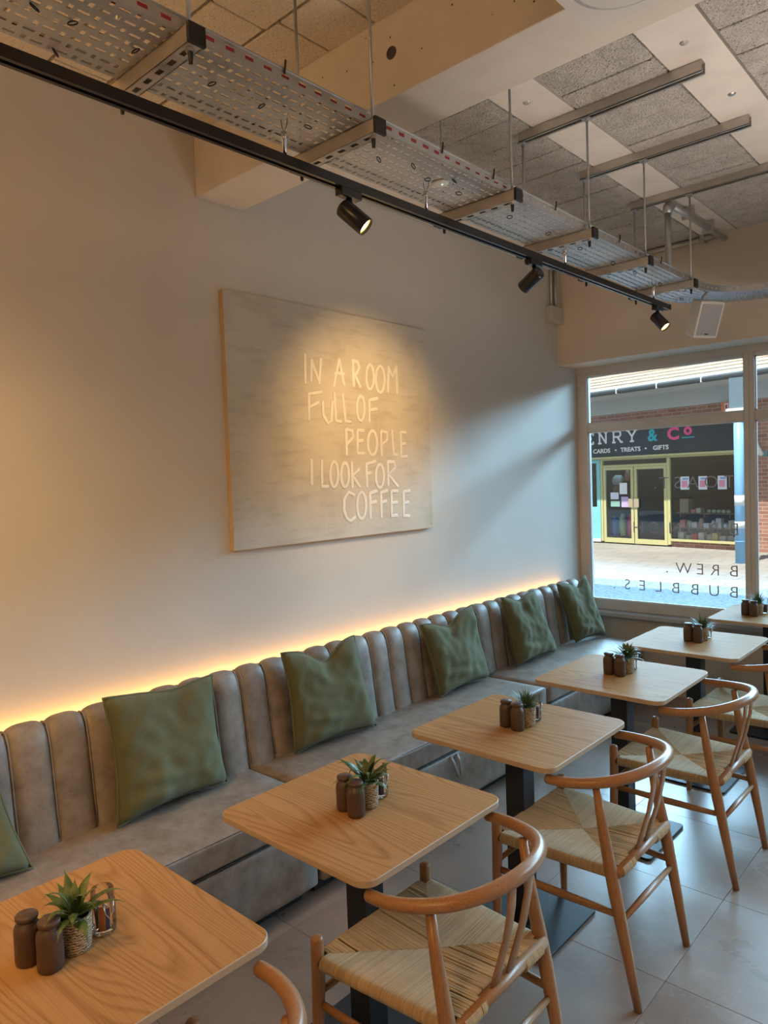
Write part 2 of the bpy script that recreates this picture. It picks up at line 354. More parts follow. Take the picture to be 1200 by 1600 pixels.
# floor with single tiles
fl = struct('floor', bx(-.1, XR+.1, YK, YW+.1, -.08, -.012), M['grout'], label='grout bed under the stone floor tiles', cat='floor')
G = .0009; tb = BM(); slab(tb, rr_pts(G, .6-G, G, .6-G, .001, 1), -.012, 0, ch=.0008); t0 = obj('floor_tile', tb, M['tile'], fl, (.08, -.07, 0))
first = True
for i in range(-1, 11):
    for j in range(-7, 10):
        x, y = .08+.6*i, -.07+.6*j
        if x > XR-.1 or y > YW-.1 or y < YK-.3: continue
        if i == 0 and j == 0: continue
        c = t0.copy(); col.objects.link(c); c.location = (x, y, 0)
# ceiling: planks and blocks
ce = struct('ceiling', bx(-.1, XR+.1, YK, YW+.1, ZC+.035, ZC+.2), M['joint'], label='concrete beam and block ceiling', cat='ceiling')
cols = [(0, .69, 0), (.69, 1.10, 1), (1.10, 1.317, 0), (1.317, 1.717, 1), (1.717, 1.937, 0), (1.937, 2.35, 1), (2.35, 2.57, 0), (2.57, 2.98, 1), (2.98, XR, 0)]
PLUG = [(1.20, 2.74), (1.83, 2.79), (1.86, 3.15), (1.84, 3.31), (1.21, 3.83)]
for x0, x1, rough in cols:
    if rough:
        n = 0; y = 2.16; wd = x1-x0-.01
        bmk = BM(); slab(bmk, rr_pts(-wd/2, wd/2, -.1035, .1035, .008, 2), 0, .035, ch=.004); proto = None
        while y < YB:
            L = .215
            if proto is None: proto = obj('ceiling_block', bmk, M['rough'], ce, ((x0+x1)/2, y+.1075, ZC-.002)); o = proto
            else: o = proto.copy(); col.objects.link(o); o.location = ((x0+x1)/2, y+.1075, ZC-.002+random.uniform(-.003, .003))
            o.rotation_euler = (0, 0, random.uniform(-.006, .006)); y += L
    else: obj('ceiling_plank', bx(x0+.004, x1-.004, 2.145, YB+.01, ZC, ZC+.035), M['plank'], ce)
def cblk(x0, x1, y0, y1):
    bmk = BM(); slab(bmk, rr_pts(x0+.004, x1-.004, y0+.004, y1-.004, .006, 2), ZC+random.uniform(-.002, .003), ZC+.035, ch=.003); return obj('ceiling_block', bmk, M['rough_cream'], ce)
y = 1.905
x = .0
for k in range(14): cblk(.21+.225*(k-1) if k else 0, .21+.225*k, 1.662, 1.908)
for r, (ya, yb_) in enumerate([(1.437, 1.655), (1.215, 1.43), (.995, 1.21), (.775, .99), (.555, .77)]):
    for k in range(8): cblk(max(0, -.06+.44*(k-(.5 if r % 2 else 0))), -.06+.44*(k+1-(.5 if r % 2 else 0)), ya, yb_)
obj('ceiling_plank', bx(3.2, XR, .55, 1.908, ZC, ZC+.035), M['rough_cream'], ce); obj('ceiling_plank', bx(0, XR, YK, .55, ZC, ZC+.035), M['rough_cream'], ce)
for k, (x, y) in enumerate(PLUG):
    o = obj('fixing_plug', lathe(BM(), [(0, -.006 if k in (0, 1, 3) else -.001), (.012, -.004 if k in (0, 1, 3) else -.001), (.017, .001), (.010, .004)], 9), M['strut'] if k in (0, 1, 3) else M['plank'], ce, (x, y, ZC-.001))
# downstand beam with a bolt hole
bmm = bx(0, XR, 1.903, 2.151, 3.002, ZC+.035)
bo = struct('ceiling_beam', bmm, M['beam'], label='deep painted concrete downstand beam crossing the ceiling', cat='beam', bev=.004)
hb = BM(); lathe(hb, [(.0, .0), (.021, .0), (.021, .003), (.016, .003), (.016, .001), (0, .001)], 14); ho = obj('bolt_hole', hb, M['joint'], bo, (1.18, 1.9025, 3.146)); ho.rotation_euler = (PI/2, 0, 0)
random.seed(3)
pm = BM()
for k in range(26):
    px, pz = random.uniform(.75, 2.2), random.uniform(3.03, 3.25); lathe(pm, [(0, 0), (random.uniform(.002, .004), 0), (0, .0008)], 6, (px, -pz, 0))
po = obj('pores', pm, M['joint'], bo, (0, 1.9025, 0), stuff=True); po.rotation_euler = (PI/2, 0, 0); po.rotation_euler = (-PI/2, 0, 0); po.scale = (1, 1, 1)
for v_ in po.data.vertices: v_.co = (v_.co.x, v_.co.y, v_.co.z)
random.seed(11)
# trunking and conduit along the bulkhead / ceiling corner
t = thing('ceiling_conduit', 'thin grey conduit along the ceiling edge above the window bulkhead', 'conduit')
obj('tube', tube(BM(), [(.58, YB-.028, ZC-.022), (1.2, YB-.028, ZC-.022)], .018, 10), M['strut'], t, smooth=True)
obj('clip', bx(1.10, 1.13, YB-.055, YB-.002, ZC-.048, ZC-.001), M['strut'], t)
t = thing('drop_pipe', 'thick grey steel pipe that turns down from the ceiling to the cable tray', 'pipe')
obj('pipe', tube(BM(), [(1.25, YB-.02, ZC-.05), (1.24, 4.6, ZC-.05), (1.23, 4.25, ZC-.05)], .020, 12), M['galv'], t, smooth=True)
obj('elbow', tube(BM(), [(1.23, 4.27, ZC-.05), (1.229, 4.235, ZC-.053), (1.228, 4.215, ZC-.07), (1.228, 4.21, ZC-.11)], .026, 12), M['galv'], t, smooth=True)
obj('pipe', tube(BM(), [(1.228, 4.21, ZC-.10), (1.228, 4.21, 2.80)], .018, 12), M['galv'], t, smooth=True)
for yy in (4.5, 4.85): obj('pipe_clip', bx(1.205, 1.275, yy-.012, yy+.012, ZC-.074, ZC-.001), M['strut'], t)
t = thing('junction_box', 'small beige socket box with conduit high in the corner by the bulkhead', 'junction box', (0, 0, 0))
obj('box', bx(.001, .055, 4.985, 5.155, 2.865, 2.985), M['undersill'], t, bev=.004)
obj('conduit', tube(BM(), [(.03, 5.09, 2.98), (.03, 5.09, ZC-.002)], .014, 10), M['strut'], t, smooth=True)
obj('conduit', tube(BM(), [(.02, 5.045, 2.98), (.02, 5.045, ZC-.002)], .008, 8), M['whitep'], t, smooth=True)
obj('trunking', bx(.001, .03, 5.115, 5.158, 2.98, ZC-.002), M['undersill'], t)
# air conditioning cassette at the beam
t = thing('ceiling_cassette', 'white round-flow air conditioning cassette cut off by the top edge', 'air conditioner', (2.36, 1.46, 2.93))
bmk = BM(); slab(bmk, rr_pts(-.49, .49, -.49, .49, .03, 4), 0, .035, ch=.006); obj('fascia', bmk, M['whitep'], t)
obj('casing', bx(-.40, .40, -.40, .40, .035, .33), M['whitep'], t)
def ring_rr(o, i, ro, ri, z0, z1):
    bm = BM(); A_ = rr_pts(-o, o, -o, o, ro, 8); B_ = rr_pts(-i, i, -i, i, ri, 8); n_ = len(A_)
    va = [bm.verts.new((*p, z0)) for p in A_]; vb = [bm.verts.new((*p, z1)) for p in B_]
    for k in range(n_): bm.faces.new((va[k], va[(k+1) % n_], vb[(k+1) % n_], vb[k]))
    return bm
obj('vent_gap', ring_rr(.452, .440, .13, .12, -.001, -.001), M['strut'], t)
bmk = BM(); slab(bmk, rr_pts(-.438, .438, -.438, .438, .12, 8), -.010, .002, ch=.005); obj('centre_panel', bmk, M['whitep'], t)

# ------------------------------------------------------------------ shop window
def window_bay(n, x0, x1, frame_cols):
    root = thing('window_%d' % n, None, None); root['kind'] = 'structure'; root['label'] = ['first', 'second', 'third', 'fourth', 'fifth'][n-1]+' bay of the shop window counted from the banquette'; root['category'] = 'window'
    y0, y1 = YW, YW+.07
    for nm, b in (('jamb', (x0-.0, x0+frame_cols[0], y0, y1, .66, 2.547)), ('jamb', (x1-frame_cols[1], x1, y0, y1, .66, 2.547)), ('head', (x0+frame_cols[0], x1-frame_cols[1], y0, y1, 2.475, 2.547)), ('transom', (x0+frame_cols[0], x1-frame_cols[1], y0, y1, 2.03, 2.098)), ('bottom_rail', (x0+frame_cols[0], x1-frame_cols[1], y0, y1, .60, .68))):
        if nm == 'jamb': b = b[:4]+(.60, 2.547)
        obj(nm, bx(*b), M['frame'], root, bev=.005)
    gx0, gx1 = x0+frame_cols[0], x1-frame_cols[1]
    for za, zb in ((.68, 2.03), (2.098, 2.475)):
        obj('glass_pane', bx(gx0-.002, gx1+.002, YW+.03, YW+.036, za-.002, zb+.002), M['glass'], root)
        bb = BM()
        for b in ((gx0, gx0+.008, za, zb), (gx1-.008, gx1, za, zb), (gx0, gx1, za, za+.008), (gx0, gx1, zb-.008, zb)): box(bb, b[0], b[1], YW+.018, YW+.03, b[2], b[3])
        obj('glazing_bead', bb, M['gutterlip'], root)
    return root
window_bay(1, 0, 1.30, (.086, .035)); window_bay(2, 1.30, 2.57, (.035, .035)); window_bay(3, 2.57, 3.84, (.035, .035)); window_bay(4, 3.84, 5.11, (.035, .035)); window_bay(5, 5.11, XR, (.035, .086))
struct('trim_1', bx(.0, XR, YW-.10, YW+.07, .565, .600), M['sill'], label='pale painted sill board under the shop window', cat='sill', bev=.006)
struct('trim_2', bx(.0, XR, YW-.012, YW-.001, 2.50, 2.547), M['frame'], label='painted head moulding of the shop window', cat='trim')
# baseboard under window
struct('baseboard_window', bx(.7, XR, YW-.045, YW-.03, 0, .09), M['undersill'], label='skirting under the shop window', cat='baseboard')

# mirrored lettering on the glass
def text_mesh(ch, size, m, depth=.0004, parent=None, name='letter', offset=0.0, font=None):
    cu = bpy.data.curves.new('txt', 'FONT'); cu.body = ch; cu.size = size; cu.extrude = depth; cu.align_x = 'CENTER'; cu.offset = offset; cu.resolution_u = 3
    o = bpy.data.objects.new('txt', cu); col.objects.link(o); dg = bpy.context.evaluated_depsgraph_get(); me = bpy.data.meshes.new_from_object(o.evaluated_get(dg))
    bpy.data.objects.remove(o); me.name = name; me.materials.clear(); me.materials.append(m)
    q = bpy.data.objects.new(name, me); col.objects.link(q)
    if parent: q.parent = parent
    return q
M['vinyl'] = mat('grey_vinyl_letter', (.38, .36, .43), .6)
for word, zz, xs in (('TOAST.', 1.565, (1.155, 1.03, .90, .79, .69, .62)), ('BRUNCH.', 1.222, (1.184, 1.045, .897, .762, .61, .48, .40)), ('BREW.', .925, (1.180, 1.05, .945, .825, .70)), ('BUBBLES.', .772, (1.178, 1.040, .905, .765, .635, .505, .385, .275))):
    t = thing('window_lettering', 'grey vinyl word '+word.strip('.')+' on the window glass, seen mirrored from inside', 'lettering', (0, YW+.028, zz))
    for ch, x in zip(word, xs):
        q = text_mesh(ch, .118 if zz < 1.1 else .128, M['vinyl'], parent=t, offset=-.0012); q.rotation_euler = (PI/2, 0, 0); q.scale = (-1, 1, 1); q.location = (x, 0, .0)

# ------------------------------------------------------------------ banquette
prof = [(.225, .38), (.215, .47), (.200, .58), (.186, .70), (.174, .79), (.162, .84), (.143, .872), (.118, .886), (.092, .884), (.070, .868), (.060, .84), (.058, .70), (.058, .40)]
def channel_mesh(wd):
    bm = BM(); ny = 8; rows = []
    P = [Vector((a, 0, b)) for a, b in prof]; nn = []
    for i in range(len(P)):
        d = (P[min(i+1, len(P)-1)]-P[max(i-1, 0)]).normalized(); nn.append(Vector((-d.z, 0, d.x))*-1)
    for j in range(ny+1):
        t = j/ny; q = 1-abs(2*t-1)**3.2; off = -.016+.018*q
        yy = (t-.5)*wd
        rows.append([bm.verts.new(Vector((p.x, yy, p.z))+n_*off*(1 if i < 11 else .2)) for i, (p, n_) in enumerate(zip(P, nn))])
    for a, b in zip(rows, rows[1:]):
        for i in range(len(P)-1): bm.faces.new((a[i], a[i+1], b[i+1], b[i]))
    for r in (rows[0], rows[-1][::-1]): bm.faces.new(r)
    bmesh.ops.recalc_face_normals(bm, faces=bm.faces); return bm
def rbox(x0, x1, y0, y1, z0, z1, r, crown=0, n=14, wr=0, seed=0):
    """soft upholstered box, rounded by superellipse"""
    bm = BM(); bmesh.ops.create_cube(bm, size=2); bmesh.ops.subdivide_edges(bm, edges=bm.edges[:], cuts=n, use_grid_fill=True)
    hx, hy, hz = (x1-x0)/2, (y1-y0)/2, (z1-z0)/2
    for v_ in bm.verts:
        p = Vector((v_.co.x*hx, v_.co.y*hy, v_.co.z*hz)); q = Vector((max(-hx+r, min(hx-r, p.x)), max(-hy+r, min(hy-r, p.y)), max(-hz+r, min(hz-r, p.z))))
        d = p-q
        if d.length > 1e-6:
            # map box shell to rounded shell
            mx_ = max(abs(d.x), abs(d.y), abs(d.z)); p = q+d.normalized()*r*(mx_/r)
        if p.z > 0 and crown: p.z += crown*(1-(p.x/hx)**2)*(1-(p.y/hy)**4)
        if wr and p.z > hz*.3: p.z += wr*noise.noise(Vector((p.x*3, p.y*14, seed)))*(1-(p.y/hy)**6)
        v_.co = p+Vector(((x0+x1)/2, (y0+y1)/2, (z0+z1)/2))
    return bm
LAB = ['nearest', 'middle', 'farthest']
for u, (ya, yb_) in enumerate(((.09, 1.905), (1.915, 3.73), (3.74, 5.15))):
    L = yb_-ya; t = thing('banquette_unit', ['taupe channel-back banquette section nearest the camera, behind the first two tables', 'taupe channel-back banquette section in the middle of the run', 'taupe channel-back banquette section ending at the window'][u], 'banquette', (0, ya, 0), 0, 'banquette along the wall')
    n = 13 if u < 2 else 10; wd = L/n
    me0 = None
    for k in range(n):
        if me0 is None: me0 = obj('back_channel', channel_mesh(wd-.001), M['leather'], t, (0, wd*(k+.5), 0), smooth=True); o = me0
        else: o = me0.copy(); col.objects.link(o); o.location = (0, wd*(k+.5), 0)
    bb = BM()
    for k in range(n+1): tube(bb, [(a-.012 if i < 7 else a, min(max(wd*k, .006), L-.006), b_-(.012 if 5 < i < 9 else 0)) for i, (a, b_) in enumerate(prof[1:10])], .0035, 6)
    obj('seam_piping', bb, M['leather'], t, smooth=True, stuff=True)
    obj('back_frame', bx(.030, .062, .004, L-.004, .05, .83), M['toekick'], t)
    obj('seat_cushion', rbox(.19, .655, .003, L-.003, .350, .455, .014, .012, 26, .006 if u else .004, u*3), M['leather'], t, smooth=True)
    obj('base', rbox(.065, .652, .006, L-.006, .075, .346, .022, 0, 16), M['leather'], t, smooth=True)
    obj('seam_line', tube(BM(), [(.652, .03, .348), (.652, L-.03, .348)], .0025, 6), M['toekick'], t); obj('edge_piping', tube(BM(), [(.650, .02, .451), (.650, L-.02, .451)], .0022, 6), M['seam'], t)
    obj('plinth', bx(.06, .56, .03, L-.03, .0, .078), M['toekick'], t)
    sb = BM(); yc = L*.5
    tube(sb, [(.655, yc-.045, .335), (.672, yc-.035, .30), (.676, yc-.012, .235), (.672, yc+.008, .218), (.676, yc+.014, .235), (.672, yc+.012, .30), (.655, yc+.01, .335)], .010, 8, .25, up=(1, 0, 0))
    obj('pull_strap', sb, M['leather'], t, smooth=True)
t = thing('led_strip', 'warm glowing light strip hidden behind the banquette back', 'light strip', (0, 0, 0))
obj('strip', bx(.008, .018, .12, 5.12, .795, .803), M['led'], t); obj('holder', bx(.0, .026, .12, 5.12, .785, .795), M['whitep'], t)
light('led_light', 'AREA', (.030, 2.62, .815), (-.42, 0, 1), 17, (1, .47, .10), shape='RECTANGLE', size=.02, size_y=4.95).rotation_euler = (0, 2.744, 0)

# ------------------------------------------------------------------ cushions
def cushion(BL, BR, TR, TL, label, thick=.11, dip=.05, dipu=.5, seed=0, group='green cushions on the banquette'):
    BL, BR, TR, TL = map(Vector, (BL, BR, TR, TL)); cen = (BL+BR+TR+TL)/4
    U = ((BR-BL)+(TR-TL)).normalized(); V = ((TL-BL)+(TR-BR)).normalized(); N = U.cross(V).normalized()
    if N.x < 0: N = -N
    t = thing('cushion', label, 'cushion', cen, 0, group); n = 26; bm = BM(); F = []; Bk = []
    def P(u, v):
        p = BL*(1-u)*(1-v)+BR*u*(1-v)+TR*u*v+TL*(1-u)*v
        bow = .022; su = math.sin(PI*u); sv = math.sin(PI*v)
        p += V*(bow*su*(1-2*v)*1.0)*(1 if v < .5 else .6); p += U*(bow*sv*(1-2*u))
        g = math.exp(-((u-dipu)/.20)**2); p -= V*dip*g*max(0, (v-.45)/.55)**1.3
        return p-cen
    def T(u, v):
        a = max(0, 1-(2*u-1)**4); b = max(0, 1-(2*v-1)**4); t_ = (a*b)**.42
        sag = 1.12-.35*v; g = math.exp(-((u-dipu)/.10)**2)*max(0, v-.6)/.4
        return thick*.5*t_*sag*(1-.45*g)
    def wr(u, v):
        e = min(u, 1-u, v, 1-v); q = noise.noise(Vector((u*3.1+seed, v*3.1, seed*2.3)))*.018+noise.noise(Vector((u*9+v*4+seed, v*6-u*3, seed)))*.008
        fold = math.sin((u*1.1-v*.9+.2*math.sin(seed))*26+seed)*.0050*max(0, 1-3.2*min(e, .31))+.008*math.sin(v*34+u*8+seed)*math.exp(-((v-.22)/.12)**2)*math.exp(-((u-.3)/.3)**2)
        return (q+fold)*min(1, e*9)
    for s, G_ in ((1, F), (-1, Bk)):
        for i in range(n+1):
            G_.append([bm.verts.new(P(i/n, j/n)+N*(s*T(i/n, j/n)+(wr(i/n, j/n) if s > 0 else 0))) for j in range(n+1)])
    for G_, fl_ in ((F, 0), (Bk, 1)):
        for i in range(n):
            for j in range(n):
                q = (G_[i][j], G_[i+1][j], G_[i+1][j+1], G_[i][j+1]); bm.faces.new(q if not fl_ else q[::-1])
    bmesh.ops.remove_doubles(bm, verts=bm.verts, dist=.0004); bmesh.ops.recalc_face_normals(bm, faces=bm.faces)
    obj('cover', bm, M['green'], t, smooth=True)
    e = [P(i/20, 0) for i in range(20)]+[P(1, i/20) for i in range(20)]+[P(1-i/20, 1) for i in range(20)]+[P(0, 1-i/20) for i in range(20)]
    obj('piping', tube(BM(), e, .0045, 6, closed=True), M['piping'], t, smooth=True)
zb_ = .472
cush = [((.32, .45, zb_), (.34, .915, zb_), (.23, .845, .90), (.22, .38, .92), 'olive green cushion cut off by the left edge of the photo', .10, .03, .5, 1),
 ((.30, 1.235, zb_), (.29, 1.725, zb_), (.215, 1.725, .915), (.235, 1.235, .94), 'large olive green cushion nearest whole one, straight-topped', .12, .012, .6, 2),
 ((.28, 2.105, zb_), (.33, 2.60, zb_), (.22, 2.575, .925), (.235, 2.085, .935), 'olive green cushion with a deep dent in its top, behind the second table', .125, .075, .52, 3),
 ((.30, 3.165, zb_), (.29, 3.66, zb_), (.225, 3.60, .925), (.22, 3.10, .885), 'dark green cushion with a raised right corner, behind the third table', .12, .055, .45, 4),
 ((.30, 3.975, zb_), (.31, 4.46, zb_), (.24, 4.30, .915), (.225, 3.92, .92), 'slumped green cushion, second from the window', .13, .03, .45, 5),
 ((.30, 4.775, zb_), (.36, 5.125, zb_), (.23, 5.08, .925), (.22, 4.655, .91), 'green cushion in the corner right beside the window', .12, .055, .6, 6)]
for a in cush: cushion(*a[:4], a[4], a[5], a[6], a[7], a[8])

# ------------------------------------------------------------------ tables
def make_table(label):
    t = thing('cafe_table', label, 'table', (0, 0, 0), 0, 'square oak cafe tables')
    bm = BM(); slab(bm, rr_pts(-.305, .305, -.30, .30, .045, 8), .731, .750, mi=1, mtop=0, ch=.002); obj('table_top', bm, [M['oak_top'], M['oak_edge']], t)
    obj('pillar', bx(-.04, .04, -.04, .04, .012, .72), M['pedestal'], t, bev=.004)
    bm = BM(); slab(bm, rr_pts(-.12, .12, -.12, .12, .01, 3), .716, .731); obj('top_plate', bm, M['pedestal'], t)
    bm = BM(); slab(bm, rr_pts(-.205, .205, -.205, .205, .02, 5), 0, .012, ch=.002); obj('base_plate', bm, M['pedestal'], t)
    return t
TBL = [(1.295, .632), (1.315, 1.489), (1.325, 2.344), (1.343, 3.227), (1.380, 4.100), (1.525, 5.055)]
TL_ = ['square oak cafe table nearest the camera at the lower left', 'second oak cafe table, in front of the two nearest whole cushions', 'third oak cafe table, in the middle of the row', 'fourth oak cafe table, with sky sheen on its top', 'fifth oak cafe table, next to last before the window', 'oak cafe table against the window, cut by the right edge']
tp = make_table(TL_[0]); tp.location = (*TBL[0], 0); index_kids()
for p, l in zip(TBL[1:], TL_[1:]): copy_tree(tp, (*p, 0), 0, label=l)

# ------------------------------------------------------------------ chairs
def make_chair(label):
    t = thing('wishbone_chair', label, 'chair', (0, 0, 0), 0, 'wishbone chairs along the tables')
    W = M['chair']
    FX, FY, RX, RY = -.235, .235, .265, .21
    for s in (-1, 1):
        obj('front_leg', tube(BM(), [(FX-.005, s*(FY+.012), 0), (FX-.003, s*(FY+.006), .2), (FX, s*FY, .38), (FX, s*FY, .485)], [.0125, .0165, .0185, .0175], 14, rnd=True), W, t, smooth=True)
        obj('rear_leg', tube(BM(), [(RX, s*RY, 0), (RX-.030, s*(RY+.004), .17), (RX-.066, s*(RY+.006), .36), (RX-.082, s*(RY+.005), .44), (RX-.105, s*(RY+.003), .56), (RX-.125, s*(RY+.002), .695)], [.0125, .017, .021, .0205, .017, .0125], 14), W, t, smooth=True)
    # steam-bent top rail
    A = [(-.010, .262, .700), (.035, .262, .702), (.085, .252, .706), (.135, .232, .712), (.185, .200, .720), (.228, .152, .729), (.256, .095, .736), (.270, .032, .740)]
    pts = A+[(x, -y, z) for x, y, z in A[::-1]]
    fine = []
    for i in range(len(pts)-1):      # catmull-rom
        p0, p1, p2, p3 = [Vector(pts[max(0, min(len(pts)-1, k))]) for k in (i-1, i, i+1, i+2)]
        for k in range(4):
            q = k/4; fine.append(.5*((2*p1)+(p2-p0)*q+(2*p0-5*p1+4*p2-p3)*q*q+(3*p1-3*p2+p3-p0)*q**3))
    fine.append(Vector(pts[-1])); n = len(fine); rs = [.0155+.0035*math.sin(PI*i/(n-1)) for i in range(n)]
    obj('top_rail', tube(BM(), fine, rs, 16, 1.02, rnd=True, up=(0, 0, 1)), M['rail'], t, smooth=True)
    # the two curved slats of the back
    for s in (-1, 1):
        P = [(.196, s*.036, .432), (.216, s*.036, .50), (.240, s*.037, .58), (.256, s*.039, .66), (.263, s*.043, .728)]
        obj('back_slat', tube(BM(), P, [.0205, .0200, .0195, .0190, .0195], 14, .30, up=(1, 0, 0)), W, t, smooth=True)
    # rails
    obj('rear_seat_rail', tube(BM(), [(.199, -RY, .425), (.199, RY, .425)], .0165, 12), W, t, smooth=True)
    obj('stretcher', tube(BM(), [(FX, -FY, .335), (FX, FY, .335)], [.0095]*2, 10), W, t, smooth=True)
    obj('stretcher', tube(BM(), [(RX-.05, -RY, .275), (RX-.05, 0, .275), (RX-.05, RY, .275)], [.009, .012, .009], 10), W, t, smooth=True)
    for s in (-1, 1): obj('stretcher', tube(BM(), [(FX, s*FY, .305), (0, s*.228, .300), (RX-.055, s*(RY+.004), .296)], [.009, .0115, .009], 10, 1.3), W, t, smooth=True)
    # woven cord seat: one ridge per cord, wrapped over the rails and mitred on the diagonals
    rnd = random.Random(5); bm = BM(); tone = bm.faces.layers.float.new('tone'); Ct = Vector((-.022, 0, .424))
    cor = [Vector((FX, -FY, .443)), Vector((FX, FY, .443)), Vector((.199, .200, .440)), Vector((.199, -.200, .440))]
    R_ = .019
    for e in range(4):
        A_, B_ = cor[e], cor[(e+1) % 4]; d = (B_-A_); L = d.length; N_ = int(L/.0044); out = Vector((d.y, -d.x, 0)).normalized()
        if out.dot((A_+B_)/2-Ct) < 0: out = -out
        t0_, t1_ = .045, .955
        for i in range(N_):
            q = t0_+(t1_-t0_)*(i+.5)/N_; P0 = A_+d*q; E = A_+(Ct-A_)*2*q if q < .5 else B_+(Ct-B_)*(2-2*q)
            tn = rnd.uniform(.84, 1.10)
            if e in (0, 2) and rnd.random() < .07 and .15 < q < .85: continue
            jz = rnd.uniform(-.0010, .0010); hw = L/N_*.5*(t1_-t0_)*rnd.uniform(.76, .90)
            cz = P0.z-R_; path = []
            bare = (e == 2 and .27 < q < .73)
            if bare: path = [P0-out*.017+Vector((0, 0, -.014)), P0-out*.021+Vector((0, 0, -.004))]
            else:
                for a in (-100, -60, -25, 10, 45, 80): path.append(Vector((P0.x, P0.y, cz))+out*(R_*math.cos(math.radians(a)))+Vector((0, 0, R_*math.sin(math.radians(a)))))
            base = path[-1]
            for k in (.33, .66, 1): 
                pp = base.lerp(E, k); pp.z += -.0035*math.sin(PI*k)*0+jz; path.append(pp)
            dd = d.normalized(); rows = []
            for k, p in enumerate(path):
                a = path[max(0, k-1)]; b = path[min(len(path)-1, k+1)]; tg = (b-a); tg = tg.normalized() if tg.length > 1e-6 else Vector((0, 0, 1))
                nn = dd.cross(tg).normalized()
                if nn.dot(p-Vector((Ct.x, Ct.y, .38))) < 0: nn = -nn
                rows.append([bm.verts.new(p-dd*hw-nn*.0024), bm.verts.new(p-dd*hw*.55+nn*.0009), bm.verts.new(p+dd*hw*.55+nn*.0009), bm.verts.new(p+dd*hw-nn*.0024)])
            for a, b in zip(rows, rows[1:]):
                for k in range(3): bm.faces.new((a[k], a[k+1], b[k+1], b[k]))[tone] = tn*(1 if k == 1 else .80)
    bmesh.ops.recalc_face_normals(bm, faces=bm.faces)
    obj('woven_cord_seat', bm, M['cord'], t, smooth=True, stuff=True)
    # rail cores and under-web
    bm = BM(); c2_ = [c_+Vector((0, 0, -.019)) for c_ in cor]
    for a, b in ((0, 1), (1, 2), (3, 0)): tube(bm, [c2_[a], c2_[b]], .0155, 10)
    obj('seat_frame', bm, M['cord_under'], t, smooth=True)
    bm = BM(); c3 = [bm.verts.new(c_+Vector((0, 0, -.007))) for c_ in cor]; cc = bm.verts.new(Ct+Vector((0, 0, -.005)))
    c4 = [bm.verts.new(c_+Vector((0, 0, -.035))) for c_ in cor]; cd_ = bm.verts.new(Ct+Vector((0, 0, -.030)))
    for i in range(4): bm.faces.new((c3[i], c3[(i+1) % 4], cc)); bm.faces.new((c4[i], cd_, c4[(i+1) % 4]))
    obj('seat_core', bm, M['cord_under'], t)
    return t
CH = [(1.605, .625, 0.0), (1.598, 1.487, .015), (1.603, 2.35, 0), (1.632, 3.245, 0), (1.665, 4.10, -.02)]
CL = ['oak wishbone chair of which only one arm tip shows at the bottom edge', 'oak wishbone chair nearest the camera, its whole cord seat in view', 'oak wishbone chair pushed up to the third table', 'oak wishbone chair pushed up to the fourth table', 'oak wishbone chair farthest away, cut off by the right edge']
cp = make_chair(CL[0]); cp.location = (CH[0][0], CH[0][1], 0); index_kids()
for (x, y, a), l in zip(CH[1:], CL[1:]): copy_tree(cp, (x, y, 0), a, label=l)

# ------------------------------------------------------------------ table-top groups
TN = ['nearest table', 'second table', 'third table', 'fourth table', 'fifth table', 'window table']
GRP = [((1.268, .553), (1.325, .574), (1.305, .634), (1.290, .703), 'A'), ((1.295, 1.442), (1.350, 1.432), (1.333, 1.497), (1.314, 1.570), 'A'), ((1.288, 2.320), (1.345, 2.308), (1.345, 2.375), (1.337, 2.445), 'B'),
 ((1.286, 3.216), (1.343, 3.210), (1.345, 3.282), (1.337, 3.352), 'A'), ((1.350, 4.082), (1.405, 4.074), (1.405, 4.142), (1.405, 4.213), 'B'), ((1.392, 4.99), (1.445, 4.973), (1.448, 5.045), (1.475, 5.112), 'B')]
def make_bottle():
    t = thing('stoneware_jar', 'x', 'jar'); 
    obj('body', lathe(BM(), [(0, 0), (.0235, 0), (.0255, .003), (.0262, .012), (.0262, .068), (.0245, .077), (.0195, .084), (.0175, .088), (.0175, .0905)], 24), M['stoneware'], t, smooth=True)
    obj('rim', lathe(BM(), [(.0175, .0895), (.0215, .091), (.0225, .094), (.0222, .098), (.020, .1005), (0, .1008)], 24), M['stoneware'], t, smooth=True); return t
def blade(bm, az, el, L, wd, curl, base, twist=0, segs=7, mi=0):
    d = Vector((math.cos(az)*math.cos(el), math.sin(az)*math.cos(el), math.sin(el))); side = Vector((-math.sin(az), math.cos(az), 0)); p = Vector(base); prev = None
    for k in range(segs+1):
        q = k/segs; ww = wd*(math.sin(PI*min(1, q*.93+.10))**.8)*(1-q**3) if k < segs else .0004
        e = el-curl*q*q; d = Vector((math.cos(az)*math.cos(e), math.sin(az)*math.cos(e), math.sin(e))); up = side.cross(d)
        row = [bm.verts.new(p-side*ww/2+up*ww*.16), bm.verts.new(p.copy()), bm.verts.new(p+side*ww/2+up*ww*.16)]
        if prev:
            for i in range(2): bm.faces.new((prev[i], prev[i+1], row[i+1], row[i]))
        prev = row; p = p+d*(L/segs)
    return bm
